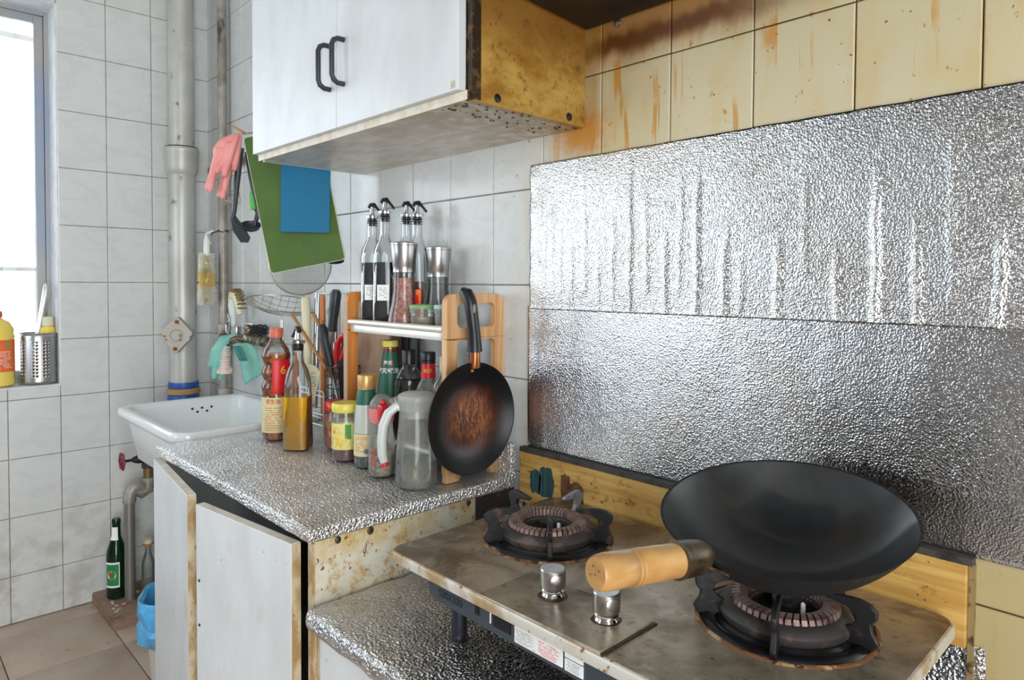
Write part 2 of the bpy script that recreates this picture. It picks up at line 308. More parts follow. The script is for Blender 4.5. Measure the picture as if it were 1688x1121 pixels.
M['green_lid'] = pbr('green_lid', hexc(124, 168, 112), .4); M['blue_lid'] = pbr('pale_blue_lid', hexc(164, 200, 200), .4)
M['jug_plastic'] = pbr('white_plastic', hexc(226, 230, 226), .3)
M['grey_handle'] = pbr('grey_white_plastic', hexc(206, 210, 206), .28)
M['yellow_soap'] = pbr('yellow_soap_bottle', hexc(248, 222, 104), .3, coat=.3)
M['redpump'] = pbr('red_pump', hexc(230, 84, 70), .4)
M['bristle_w'] = pbr('white_bristle', hexc(240, 238, 226), .7); M['bristle_y'] = pbr('yellow_bristle', hexc(240, 218, 150), .7)
M['bristle_b'] = pbr('brown_bristle', hexc(134, 108, 74), .8)
M['scourer'] = pbr('black_scourer', hexc(44, 44, 48), .6)
M['bin'] = pbr('bin_plastic', hexc(206, 200, 190), .5); M['bag'] = pbr('blue_bag', hexc(84, 170, 222), .3, bump=(14, .8, .02))
M['slabside'] = pbr('brown_slab_tile', hexc(146, 116, 100), .5, spots=[(20, .5, .7, hexc(96, 76, 60))], world=True)
M['crumb'] = pbr('plaster_chips', hexc(206, 198, 176), .8)
M['valve_red'] = pbr('valve_wheel_paint', hexc(150, 40, 66), .5, spots=[(90, .5, .6, hexc(40, 24, 28))])
M['valve_brass'] = pbr('dull_brass', hexc(136, 112, 76), .45, .7)
M['shelf'] = pbr('white_shelf_metal', hexc(226, 224, 214), .25, .3, spots=[(24, .66, .72, hexc(176, 140, 110))])
# ------------------------------------------------------------------ geometry helpers
I4 = Matrix.Identity(4)
def T(x, y, z): return Matrix.Translation((x, y, z))
def RX(a): return Matrix.Rotation(radians(a), 4, 'X')
def RY(a): return Matrix.Rotation(radians(a), 4, 'Y')
def RZ(a): return Matrix.Rotation(radians(a), 4, 'Z')
def basis(o, x, y, z):
    m = Matrix((Vector(x), Vector(y), Vector(z))).transposed().to_4x4(); m.translation = o; return m
class G:
    def __init__(s): s.v = []; s.f = []
    def add(s, vs, fs, m=None):
        k = len(s.v); s.v += [(m @ Vector(p)) if m else Vector(p) for p in vs]; s.f += [tuple(i+k for i in q) for q in fs]; return s
    def box(s, x0, x1, y0, y1, z0, z1, m=None):
        return s.add([(x, y, z) for z in (z0, z1) for y in (y0, y1) for x in (x0, x1)], [(0, 2, 3, 1), (4, 5, 7, 6), (0, 1, 5, 4), (2, 6, 7, 3), (0, 4, 6, 2), (1, 3, 7, 5)], m)
    def rbox(s, x0, x1, y0, y1, z0, z1, r, st=.01, amp=0, ns=40, m=None):
        """rounded, optionally crinkled box"""
        bm = bmesh.new(); L = [x1-x0, y1-y0, z1-z0]; cnt = [max(1, int(round(l/st))) for l in L]; idx = {}; V = []; F = []
        def vid(p):
            k = tuple(round(c, 6) for c in p)
            if k not in idx: idx[k] = len(V); V.append(p)
            return idx[k]
        def loc(a, i):
            n_ = cnt[a]; L_ = L[a]
            if n_ < 3: return L_*i/n_ if n_ == 1 or True else 0
            return L_*i/n_
        def grid1(a):
            pts = sorted(set([0, r*.35, r, L[a]-r, L[a]-r*.35, L[a]] + [r+(L[a]-2*r)*i/max(1, cnt[a]) for i in range(max(1, cnt[a])+1)]))
            out = []
            for p in pts:
                if not out or p-out[-1] > 1e-6: out.append(p)
            return out
        g_ = [grid1(a) for a in range(3)]
        for a in range(3):
            b, c = (a+1) % 3, (a+2) % 3
            for side in (0, 1):
                for i in range(len(g_[b])-1):
                    for j in range(len(g_[c])-1):
                        q = []
                        for (ii, jj) in ((i, j), (i+1, j), (i+1, j+1), (i, j+1)):
                            p = [0, 0, 0]; p[a] = L[a]*side; p[b] = g_[b][ii]; p[c] = g_[c][jj]; q.append(vid(tuple(p)))
                        F.append(tuple(q) if side else tuple(reversed(q)))
        W = []
        for p in V:
            q = Vector([min(max(p[i], r), L[i]-r) for i in range(3)]); d = Vector(p)-q
            if d.length > 1e-9: d = d.normalized()*r
            P = q+d+Vector((x0, y0, z0))
            if amp: P += (d.normalized() if d.length > 1e-9 else Vector((0, 0, 1)))*amp*noise.noise(P*ns)
            W.append(P)
        bm.free(); return s.add(W, F, m)
    def tube(s, pts, r, n=10, m=None, cap=True, closed=False):
        pts = [Vector(p) for p in pts]; R = r if isinstance(r, (list, tuple)) else [r]*len(pts)
        k = len(pts); vs = []; fs = []; prev = None
        for i, p in enumerate(pts):
            if closed: t = pts[(i+1) % k]-pts[i-1]
            else: t = pts[min(i+1, k-1)]-pts[max(i-1, 0)]
            t.normalize()
            if prev is None:
                a = Vector((0, 0, 1)) if abs(t.z) < .9 else Vector((1, 0, 0)); u = t.cross(a).normalized()
            else:
                u = (prev-t*prev.dot(t)).normalized()
            prev = u; v = t.cross(u)
            for j in range(n):
                a = 2*pi*j/n; vs.append(p+(u*cos(a)+v*sin(a))*R[i])
        for i in range(k if closed else k-1):
            for j in range(n):
                a = i*n+j; b = i*n+(j+1) % n; c = ((i+1) % k)*n+(j+1) % n; d = ((i+1) % k)*n+j
                fs.append((a, b, c, d))
        if cap and not closed: fs.append(tuple(reversed(range(n)))); fs.append(tuple(range((k-1)*n, k*n)))
        return s.add(vs, fs, m)
    def lathe(s, prof, n=32, m=None, sh=None, cap=(True, True), a0=0, a1=2*pi):
        vs = []; fs = []; full = abs(a1-a0-2*pi) < 1e-6; nn = n if full else n+1
        for (r, z) in prof:
            for j in range(nn):
                a = a0+(a1-a0)*j/n; q = r*(sh(a, z) if sh else 1); vs.append((q*cos(a), q*sin(a), z))
        for i in range(len(prof)-1):
            for j in range(n):
                j2 = (j+1) % nn
                fs.append((i*nn+j, i*nn+j2, (i+1)*nn+j2, (i+1)*nn+j))
        if full and cap[0] and prof[0][0] > 1e-5: fs.append(tuple(reversed(range(nn))))
        if full and cap[1] and prof[-1][0] > 1e-5: fs.append(tuple(range((len(prof)-1)*nn, len(prof)*nn)))
        return s.add(vs, fs, m)
    def prism(s, poly, z0, z1, m=None):
        k = len(poly)
        return s.add([(x, y, z0) for x, y in poly]+[(x, y, z1) for x, y in poly], [tuple(reversed(range(k))), tuple(range(k, 2*k))]+[(i, (i+1) % k, k+(i+1) % k, k+i) for i in range(k)], m)
    def ring(s, outer, inner, z0, z1, m=None):
        k = len(outer); vs = [(x, y, z) for z in (z0, z1) for L in (outer, inner) for x, y in L]; fs = []
        for i in range(k):
            j = (i+1) % k
            fs += [(2*k+i, 2*k+j, 3*k+j, 3*k+i), (i, k+i, k+j, j), (i, j, 2*k+j, 2*k+i), (k+i, 3*k+i, 3*k+j, k+j)]
        return s.add(vs, fs, m)
    def patch(s, fn, nu, nv, m=None):
        vs = [fn(i/nu, j/nv) for j in range(nv+1) for i in range(nu+1)]; w_ = nu+1
        return s.add(vs, [(j*w_+i, j*w_+i+1, (j+1)*w_+i+1, (j+1)*w_+i) for j in range(nv) for i in range(nu)], m)
    def ell(s, c, r, m=None, n=14, k=8):
        prof = [(sin(pi*i/k), -cos(pi*i/k)) for i in range(k+1)]
        mm = (m or I4) @ T(*c) @ Matrix.Diagonal((r[0], r[1], r[2], 1))
        return s.lathe(prof, n, mm)
def rrect(w_, h_, r, k=5, cx=0, cy=0):
    o = []
    for (sx, sy, a) in ((1, 1, 0), (-1, 1, 90), (-1, -1, 180), (1, -1, 270)):
        for i in range(k+1):
            t = radians(a+90*i/k); o.append((cx+sx*(w_/2-r)+r*cos(t), cy+sy*(h_/2-r)+r*sin(t)))
    return o
def circle(r, n=48, cx=0, cy=0): return [(cx+r*cos(2*pi*i/n), cy+r*sin(2*pi*i/n)) for i in range(n)]
def mesh(name, g, mat, ang=38, smooth=True):
    me = bpy.data.meshes.new(name); me.from_pydata([tuple(v) for v in g.v], [], g.f)
    bm = bmesh.new(); bm.from_mesh(me); bmesh.ops.remove_doubles(bm, verts=bm.verts, dist=1e-6); bmesh.ops.recalc_face_normals(bm, faces=bm.faces); bm.to_mesh(me); bm.free()
    me.materials.append(M[mat] if isinstance(mat, str) else mat)
    if smooth: me.shade_smooth(); me.set_sharp_from_angle(angle=radians(ang))
    return me
def part(name, g, mat, parent=None, bev=0, label=None, ang=38, smooth=True, loc=None, rot=None, solid=0, stuff=False):
    o = bpy.data.objects.new(name, mesh(name, g, mat, ang, smooth)); C.objects.link(o)
    if parent: o.parent = parent
    if loc: o.location = loc
    if rot: o.rotation_euler = rot
    if solid: q = o.modifiers.new('s', 'SOLIDIFY'); q.thickness = solid; q.offset = 0
    if bev: q = o.modifiers.new('b', 'BEVEL'); q.width = bev; q.segments = 2; q.limit_method = 'ANGLE'; q.angle_limit = radians(50)
    if label: o['label'] = label
    if stuff: o['kind'] = 'stuff'
    return o
def thing(name, label, cat, loc=(0, 0, 0), rz=0, group=None):
    o = bpy.data.objects.new(name, None); C.objects.link(o); o.empty_display_size = .02
    o.location = loc; o.rotation_euler = (0, 0, radians(rz)); o['label'] = label; o['category'] = cat
    if group: o['group'] = group
    return o
def tag(o, label, cat, group=None):
    o['label'] = label; o['category'] = cat
    if group: o['group'] = group
    return o
def struct(o): o['kind'] = 'structure'; return o
def text(name, s, size, mat, parent, fn, ext=.0003, bold=0, align='CENTER'):
    """lettering laid on a surface: fn(x,y,d) maps flat text coords (metres) to a point"""
    cu = bpy.data.curves.new('t', 'FONT'); cu.body = s; cu.size = size; cu.align_x = align; cu.align_y = 'CENTER'; cu.offset = bold; cu.resolution_u = 3
    o = bpy.data.objects.new('t', cu); C.objects.link(o)
    me = bpy.data.meshes.new_from_object(o.evaluated_get(bpy.context.evaluated_depsgraph_get()))
    bpy.data.objects.remove(o)
    for v in me.vertices: v.co = fn(v.co.x, v.co.y, ext)
    me.materials.clear(); me.materials.append(M[mat]); me.name = name
    ob = bpy.data.objects.new(name, me); C.objects.link(ob); ob.parent = parent; return ob
def cylmap(r, a0, z0, sh=None):
    def f(x, y, d):
        a = a0+x/r; q = (r*(sh(a, z0+y) if sh else 1))+d; return Vector((q*cos(a), q*sin(a), z0+y))
    return f
def prints(g, fn, w_, h_, rows, seed=1, fill=.8, th=.45, cell=.004):
    """rows of tiny illegible print dashes"""
    rnd = random.Random(seed)
    for i in range(rows):
        y = h_/2-(i+.5)*h_/rows; x = -w_/2; hh = h_/rows*th/2; end = w_/2*(1-.5*rnd.random())
        while x < end:
            l = cell*(.5+rnd.random())
            if rnd.random() < fill: g.add([fn(x, y-hh, .0004), fn(x+l, y-hh, .0004), fn(x+l, y+hh, .0004), fn(x, y+hh, .0004)], [(0, 1, 2, 3)])
            x += l+cell*.35
    return g
CAMA = lambda x, y: atan2(-1.0179-y, 2.8216-x)      # direction from a spot towards the room's open side
# ================================================================== ROOM
TW, TH, ZJ = .151, .2, 1.16
RX1, FY = 3.9, -2.45
WY0, WY1, WZ0, WZ1 = -1.93, -.509, .800, 2.125
tiles = {}
def tilemesh(w_, h_, mat):
    k = (round(w_, 4), round(h_, 4), mat)
    if k not in tiles:
        g = G(); a, b, e = w_/2-.0011, h_/2-.0011, .0016
        g.add([(-a, 0, -b), (a, 0, -b), (a, 0, b), (-a, 0, b), (-a, -.002, -b), (a, -.002, -b), (a, -.002, b), (-a, -.002, b),
               (-a+e, -.0032, -b+e), (a-e, -.0032, -b+e), (a-e, -.0032, b-e), (-a+e, -.0032, b-e)],
              [(0, 1, 5, 4), (1, 2, 6, 5), (2, 3, 7, 6), (3, 0, 4, 7), (4, 5, 9, 8), (5, 6, 10, 9), (6, 7, 11, 10), (7, 4, 8, 11), (8, 9, 10, 11)])
        tiles[k] = mesh('tile', g, mat, smooth=False)
    return tiles[k]
def lay(parent, mat, us, vs, place, skip=None, jit=.25):
    for i in range(len(us)-1):
        for j in range(len(vs)-1):
            u0, u1, v0, v1 = us[i], us[i+1], vs[j], vs[j+1]
            if u1-u0 < .006 or v1-v0 < .006: continue
            for (a, b, c, d) in (skip(u0, u1, v0, v1) if skip else [(u0, u1, v0, v1)]):
                if b-a < .006 or d-c < .006: continue
                o = bpy.data.objects.new('tile', tilemesh(b-a, d-c, mat)); C.objects.link(o); o.parent = parent
                loc, rot = place((a+b)/2, (c+d)/2); o.location = loc
                o.rotation_euler = (rot[0]+radians(random.uniform(-jit, jit)), rot[1], rot[2]+radians(random.uniform(-jit, jit)))
zs = sorted([0]+[ZJ+TH*k for k in range(-5, 7)]+[2.5])
# back wall (behind the stove)
wb = struct(part('wall_back', G().box(-.1, RX1, .0, .1, 0, 2.6), 'grout'))
xs = [0.0]+[2.6064-TW*j for j in range(17, -5, -1)]
lay(wb, 'tile_greasy', xs, zs, lambda u, v: ((u, 0, v), (0, 0, 0)), skip=lambda a, b, c, d: [] if (a > 1.85 and b < 2.6 and d < .8) else [(a, b, c, d)])
# left wall with the window opening
g = G(); g.box(-.15, 0, WY1, .0, 0, 2.6); g.box(-.15, 0, FY, WY1, 0, WZ0); g.box(-.15, 0, FY, WY1, WZ1, 2.6); g.box(-.15, 0, FY, WY0, WZ0, WZ1)
wl = struct(part('wall_left', g, 'grout'))
ys = sorted([0]+[-.0569-TW*k for k in range(0, 16)]+[FY])
def skipw(a, b, c, d):
    if b <= WY0 or a >= WY1-.01 or d <= WZ0 or c >= WZ1: return [(a, b, c, d)]
    out = []
    if c < WZ0: out.append((a, b, c, WZ0))
    if d > WZ1: out.append((a, b, WZ1, d))
    return out
lay(wl, 'tile', ys, zs, lambda u, v: ((0, u, v), (0, 0, radians(90))), skip=skipw)
wf_ = G(); wf_.box(-.15, .2, FY-.1, FY, 0, 2.6); wf_.box(1.3, RX1, FY-.1, FY, 0, 2.6); wf_.box(.2, 1.3, FY-.1, FY, 2.25, 2.6); wf_.box(.2, 1.3, FY-.1, FY, 0, .75)
struct(part('wall_front', wf_, pbr('grey_far_wall', hexc(112, 110, 110), .8)))
struct(part('wall_right', G().box(RX1, RX1+.1, FY-.1, -2.17, 0, 2.6).box(RX1, RX1+.1, -.93, .1, 0, 2.6).box(RX1, RX1+.1, -2.17, -.93, 2.12, 2.6), 'plain_wall'))  # opening made for the added fill lamp, out of view
struct(part('ceiling', G().box(-.15, RX1+.1, FY-.1, .1, 2.6, 2.7), 'ceiling'))
fl = struct(part('floor', G().box(-.15, RX1+.1, FY-.1, .1, -.1, -.002), 'floor_grout'))
fm = {}
fx = [-.0]+[.100+.3*i for i in range(0, 13)]+[RX1]; fy = [FY]+[-.418-.3*i for i in range(6, -2, -1)]+[0]
for i in range(len(fx)-1):
    for j in range(len(fy)-1):
        w_, h_ = fx[i+1]-fx[i], fy[j+1]-fy[j]
        if w_ < .01 or h_ < .01: continue
        k = (round(w_, 3), round(h_, 3))
        if k not in fm: fm[k] = mesh('floor_tile', G().rbox(-w_/2+.0015, w_/2-.0015, -h_/2+.0015, h_/2-.0015, -.006, 0, .001, 1), 'floor_tile')
        o = bpy.data.objects.new('floor_tile', fm[k]); C.objects.link(o); o.parent = fl; o.location = ((fx[i]+fx[i+1])/2, (fy[j]+fy[j+1])/2, random.uniform(-.0004, .0004))
# window in the left wall
win = bpy.data.objects.new('window_1', None); C.objects.link(win); struct(win)
part('reveal', G().box(-.15, .0005, WY1-.004, WY1+.0005, WZ0, WZ1).box(-.15, .0005, WY0, WY1-.004, WZ1-.004, WZ1+.0005), 'plaster', win)
part('window_sill', G().box(-.15, .002, WY0, WY1, WZ0-.004, WZ0+.004), 'plaster', win, bev=.002)
def wframe(g, y0, y1, z0, z1, x0, x1, t):
    g.box(x0, x1, y0, y0+t, z0, z1); g.box(x0, x1, y1-t, y1, z0, z1); g.box(x0, x1, y0+t, y1-t, z0, z0+t); g.box(x0, x1, y0+t, y1-t, z1-t, z1); return g
part('window_frame', wframe(G(), WY0, WY1, WZ0, WZ1, -.15, -.112, .018), 'frame', win, bev=.002)
part('window_sash', wframe(G(), -1.23, WY1-.018, WZ0+.018, WZ1-.018, -.142, -.122, .028), 'frame', win, bev=.002)
part('window_sash', wframe(G(), WY0+.018, -1.2, WZ0+.018, WZ1-.018, -.165, -.145, .028), 'frame', win, bev=.002)
part('pane', G().box(-.134, -.131, -1.21, WY1-.04, WZ0+.04, WZ1-.04), 'pane', win)
part('pane', G().box(-.156, -.153, WY0+.04, -1.22, WZ0+.04, WZ1-.04), 'pane', win)
part('frosted_strip', G().box(-.1305, -.1295, -.652, -.613, WZ0+.046, WZ1-.046), 'frosted', win)
g = G(); g.box(-.30, -.28, -1.95, -.45, 2.055, 2.075); g.box(-.30, -.28, -1.95, -.45, 1.2, 1.215)
part('security_bar', g, 'bar', win)
# balcony window in the wall behind the viewer
w2 = bpy.data.objects.new('window_2', None); C.objects.link(w2); struct(w2)
part('window_frame', wframe(G(), .2, 1.3, .75, 2.25, -.02, .02, .04).box(-.02, .02, .73, .77, .79, 2.21), 'frame', w2, loc=(0, FY-.05, 0), rot=(0, 0, 0)).matrix_local = Matrix(((0, 1, 0, 0), (1, 0, 0, FY-.05), (0, 0, 1, 0), (0, 0, 0, 1)))
part('pane', G().box(.24, .73, FY-.052, FY-.048, .79, 2.21), 'pane', w2); part('pane', G().box(.77, 1.26, FY-.052, FY-.048, .79, 2.21), 'pane', w2)
# ================================================================== CABINETS
CX0, CX1, CZ = .975, 1.775, .752
wt = tag(part('worktop', G().rbox(CX0, CX1+.004, -.484, -.004, CZ-.024, CZ, .0035, .008, .0014, 38), 'foil_top', ang=60), 'foil-wrapped worktop carrying the oil bottles and the bamboo rack', 'worktop')
part('foil_upstand', G().rbox(CX1-.05, CX1+.004, -.02, -.004, CZ-.004, .822, .003, .008, .002, 60), 'foil_top', wt, ang=60)
bc = thing('base_cabinet', 'white base cabinet with two ajar doors under the bottle-covered worktop', 'cabinet', (0, 0, 0))
part('side_panel', G().box(1.752, 1.770, -.468, -.004, 0, CZ-.027), 'side_panel', bc, label='grease-spotted side panel facing the stove')
part('panel_edge', G().box(1.7515, 1.7705, -.4715, -.4682, 0, CZ-.03), 'edge', bc)
part('side_panel', G().box(CX0+.006, CX0+.024, -.468, -.004, 0, CZ-.027), 'laminate', bc)
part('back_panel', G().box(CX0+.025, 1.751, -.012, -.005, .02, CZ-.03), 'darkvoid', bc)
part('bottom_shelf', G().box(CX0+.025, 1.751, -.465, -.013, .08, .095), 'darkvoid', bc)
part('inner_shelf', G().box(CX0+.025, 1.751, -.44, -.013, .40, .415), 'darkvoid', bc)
def cdoor(x0, y0, x1, y1, zt, nm='door'):
    L = sqrt((x1-x0)**2+(y1-y0)**2); a = atan2(y1-y0, x1-x0); m = T(x0, y0, 0) @ Matrix.Rotation(a, 4, 'Z')
    d = part('door', G().box(0, L-.0012, 0, .018, .03, zt, m), 'laminate', bc, bev=.0008)
    part('door_edge', G().box(L-.001, L+.0006, .0004, .0176, .031, zt-.001, m), 'edge', d, label='worn chipboard edge')
    part('door_top_edge', G().box(.001, L-.002, .0006, .0174, zt, zt+.0008, m), 'cream_band', d)
    return d, m, L
d1, m1, L1 = cdoor(.985, -.493, 1.352, -.535, .722)
d2, m2, L2 = cdoor(1.402, -.535, 1.732, -.4915, .716)
for (u, z) in ((.012, .565), (.012, .475)):
    part('screw_hole', G().lathe([(.0, -.001), (.003, -.001), (.0035, .0008), (.0015, .0022), (0, .0024)], 10, m2 @ T(u, 0, z) @ RX(90)), 'greasegrime', d2)
for (y, r) in ((-.425, .006), (-.36, .007), (-.13, .006), (-.05, .006)):
    part('grease_blob', G().ell((1.770, y, CZ-.034), (.003, r, r*1.1)), 'greasegrime', bc)
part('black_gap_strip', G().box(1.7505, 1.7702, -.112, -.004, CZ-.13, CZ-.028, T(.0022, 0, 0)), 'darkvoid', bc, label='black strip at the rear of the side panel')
# lower counter below the stove
LZ = .622
tag(part('stove_worktop', G().rbox(1.778, 2.628, -.494, -.004, LZ-.032, LZ, .010, .009, .003, 30), 'foil_low', ang=60), 'lower foil-wrapped worktop under the gas stove', 'worktop')
lc = thing('stove_cabinet', 'white cabinet below the lower foil worktop', 'cabinet')
part('side_panel', G().box(1.7735, 1.789, -.468, -.004, 0, LZ-.033), 'edge', lc)
part('front_panel', G().box(1.789, 2.62, -.470, -.452, .0, LZ-.034), 'laminate', lc, bev=.001)
part('side_panel', G().box(2.604, 2.62, -.451, -.004, 0, LZ-.033), 'laminate', lc)
# upper cabinet
UX0, UX1, UY, UZ = 1.155, 1.963, -.288, 1.463
uc = thing('wall_cabinet', 'white wall cabinet with two doors above the bottle rack', 'cabinet')
part('side_panel', G().box(UX1-.018, UX1, UY+.004, -.004, UZ, 2.25), 'amber', uc, label='amber grease-coated side panel')
part('side_panel', G().box(UX0, UX0+.018, UY+.004, -.004, UZ, 2.25), 'laminate', uc)
part('bottom_panel', G().box(UX0+.0185, UX1-.0185, UY-.006, -.004, UZ, UZ+.016), 'underside', uc)
part('bottom_edge', G().box(UX0+.002, UX1-.004, UY-.0085, UY-.0065, UZ, UZ+.0155), 'cream_band', uc)
part('top_panel', G().box(UX0+.0185, UX1-.0185, UY, -.004, 2.234, 2.25), 'laminate', uc)
part('back_panel', G().box(UX0+.0185, UX1-.0185, -.008, -.0045, UZ+.017, 2.233), 'laminate', uc)
part('dark_frame_strip', G().box(UX1-.017, UX1+.0015, UY-.001, UY+.018, UZ+.002, 2.25), 'greasegrime', uc, label='black strip behind the door edge')  # near-black strip along the recessed front frame edge
for k, (x0, x1) in enumerate(((UX0-.004, 1.557), (1.5605, UX1-.012))):
    d = part('door', G().box(x0, x1, UY-.020, UY-.003, UZ+.016, 2.25), 'laminate', uc, bev=.001)
    hx = 1.535 if k == 0 else 1.590
    zc = 1.605
    pts = [(hx, UY-.020, zc+.044), (hx, UY-.034, zc+.044), (hx, UY-.043, zc+.039), (hx, UY-.047, zc+.03), (hx, UY-.047, zc-.03), (hx, UY-.043, zc-.039), (hx, UY-.034, zc-.044), (hx, UY-.020, zc-.044)]
    part('handle', G().tube(pts, .0052, 12), 'charcoal', d, label='dark grey bow handle')
part('hinge_plate', G().box(UX1-.030, UX1-.019, UY-.0208, UY-.0203, UZ+.02, UZ+.032), 'edge', uc)
for (y, z) in ((-.232, 1.476), (-.05, 1.476)):
    part('dark_hole_disc', G().lathe([(0, 0), (.0075, 0), (.0075, .0015), (.005, .003), (0, .003)], 16, T(UX1, y, z) @ RY(90)), 'black', uc)  # black disc, the dark of a panel hole put into its colour
rnd = random.Random(3); g = G()
for i in range(46):
    g.ell((rnd.uniform(UX1-.10, UX1-.002), rnd.uniform(UY, -.01), UZ), (rnd.uniform(.002, .004), rnd.uniform(.002, .004), .0022), n=6, k=4)
part('grease_drops', g, 'greasegrime', uc, stuff=True)
# hood
hd = thing('range_hood', 'black range hood above the stove beside the wall cabinet', 'range hood')
part('hood_body', G().add([(1.968, -.006, 1.645), (2.74, -.006, 1.645), (2.74, -.48, 1.675), (1.968, -.48, 1.675), (1.968, -.006, 1.9), (2.74, -.006, 1.9), (2.74, -.30, 1.9), (1.968, -.30, 1.9)],
     [(0, 3, 2, 1), (4, 5, 6, 7), (0, 1, 5, 4), (1, 2, 6, 5), (2, 3, 7, 6), (3, 0, 4, 7)]), 'hood', hd, bev=.006)
part('hood_bolt', G().lathe([(0, 0), (.006, 0), (.006, .006), (0, .009)], 12, T(2.045, -.006, 1.64) @ RX(90)), 'steel', hd)
# ================================================================== WALL FOIL
FX0, FX1, FZ0, FZS, FZ1 = 1.820, 3.3, .820, 1.110, 1.408
ridges = [(1.85, .3, .9, 1.5), (1.862, 0, .75, 1.2), (1.883, 0, .8, 1), (1.905, 0, .55, 1.2), (1.935, 0, .5, 1.8), (1.968, .1, .8, 1.3), (2.0, 0, .42, 1.5), (2.035, 0, .7, 1.2), (2.075, 0, .95, 2), (2.11, .1, .8, 1.2), (2.15, 0, .5, 2), (2.178, .1, .9, 1), (2.212, 0, .85, 2.4),
          (2.262, 0, .5, 2.6), (2.29, 0, .4, 1), (2.35, 0, .45, 2.4), (2.39, .2, .8, .8), (2.44, 0, .4, 1.8), (2.49, 0, .75, 3), (2.54, .0, .5, 2), (2.58, .1, .9, 1), (2.63, 0, .5, 2)]
def foil_up(u, v):
    x = FX0+(FX1-FX0)*u; z = FZS+(FZ1-FZS)*v; d = .0022+.0012*noise.noise(Vector((x*9, 1, z*5)))
    for (rx, a, b, h) in ridges:
        xx = rx+.004*noise.noise(Vector((rx*31, 3, z*14))); e = (x-xx)/.0055
        if abs(e) < 3:
            f = min(1, max(0, (v-a)/.04+ (1 if a == 0 else 0)))*min(1, max(0, (b-v)/.18)); d += .0012*h*f*exp(-e*e)
    if v < .02: d += .0008
    return (x, -d-.0048+ .0012*max(0, 1-u*40)*sin(z*90), z+ .001*noise.noise(Vector((x*20, 0, 7)))*(1 if v > .98 else 0))
us_ = 520
tag(part('foil_sheet', G().patch(foil_up, us_, 90), 'foil_wall', solid=.0006, ang=70), 'upper wrinkled silver foil sheet stuck on the tiles above the stove', 'foil')
def foil_lo(u, v):
    x = FX0-.004+(FX1-FX0)*u; z = FZ0+(FZS+.006-FZ0)*v
    d = .003+.0014*noise.noise(Vector((x*7, 2, z*7)))+.0006*noise.noise(Vector((x*25, 2, z*8)))
    d += .0016*max(0, noise.noise(Vector((x*60, 0, z*3))))*max(0, 1-(x-FX0)/.10)
    return (x, -d-.0035, z)
tag(part('foil_sheet', G().patch(foil_lo, 260, 50), 'foil_wall_low', solid=.0006, ang=70), 'lower smoother silver foil sheet on the wall right behind the wok', 'foil')
pb = thing('backsplash_board', 'stained plywood board standing behind the gas stove', 'board')
part('board', G().box(1.806, 2.606, -.020, -.004, .706, .812), 'plywood', pb, bev=.001)
part('top_strip', G().box(1.806, 2.612, -.021, -.004, .8125, .8215), pbr('grey_black_strip', hexc(74, 70, 66), .6, spots=[(40, .5, .7, hexc(44, 36, 30))]), pb, label='blackened strip along the top')
part('end_strip', G().box(2.6065, 2.613, -.012, -.004, LZ, .812), pbr('grimy_bead', hexc(150, 128, 84), .6, spots=[(50, .5, .65, hexc(70, 54, 32))]), pb)
def blot(name, mat, x0, x1, z0, z1, seed, holes=0):
    rnd = random.Random(seed); k = 26; pl = []
    for i in range(k):
        a = 2*pi*i/k; q = (abs(cos(a))**4+abs(sin(a))**4)**-.25*(1+rnd.uniform(-.13, .05)); pl.append(((x0+x1)/2+(x1-x0)/2*q*cos(a), (z0+z1)/2+(z1-z0)/2*q*sin(a)))
    return part(name, G().add([(x, -.0206, z) for x, z in pl]+[(x, -.0198, z) for x, z in pl], [tuple(range(k)), tuple(reversed(range(k, 2*k)))]+[(i, (i+1) % k, k+(i+1) % k, k+i) for i in range(k)]), mat, pb)
M['teal_ink'] = pbr('faded_teal_print', hexc(52, 92, 96), .7, var=(160, hexc(30, 60, 66), (1, 1, .05)), world=True)
M['brown_ink'] = pbr('burnt_print', hexc(70, 40, 24), .7, var=(60, hexc(120, 80, 50)), world=True)
blot('printed_patch', 'teal_ink', 1.836, 1.868, .732, .782, 1); blot('printed_patch', 'teal_ink', 1.862, 1.903, .728, .793, 2)
blot('burnt_patch', 'brown_ink', 1.922, 1.947, .732, .79, 3); blot('burnt_patch', 'brown_ink', 1.945, 1.982, .728, .778, 4); blot('burnt_patch', 'brown_ink', 2.055, 2.085, .72, .735, 5)
tag(part('foil_strip', G().patch(lambda u, v: (1.8+.825*u, -.0045-.001*noise.noise(Vector((u*20, v*3, 1))), LZ+.002+.083*v), 90, 12), 'foil_low', solid=.0006), 'narrow foil strip on the wall below the plywood board', 'foil')
# ================================================================== PIPES
bp = thing('drain_pipe', 'thick grey painted drain pipe standing in the corner', 'pipe', (.085, -.128, 0))
part('pipe', G().lathe([(.047, 0), (.047, .70), (.0465, 1.58), (.0455, 1.66), (.0455, 2.6)], 40), 'pipe', bp)
part('collar', G().lathe([(.0475, 1.565), (.053, 1.575), (.057, 1.59), (.058, 1.645), (.061, 1.65), (.061, 1.662), (.058, 1.666), (.0485, 1.667)], 40), 'pipe', bp, label='flared bell joint')
part('collar_gap', G().lathe([(.0485, 1.6665), (.0565, 1.6668), (.0565, 1.670), (.0462, 1.671)], 40), 'greasegrime', bp)
dirc = atan2(-1.0179+.128, 2.8216-.085)-radians(20)
mh = Matrix.Rotation(dirc, 4, 'Z')
mp = mh @ T(.060, 0, .965) @ RX(-4) @ basis((0, 0, 0), (0, 1, 0), (0, 0, 1), (1, 0, 0))
poly = []
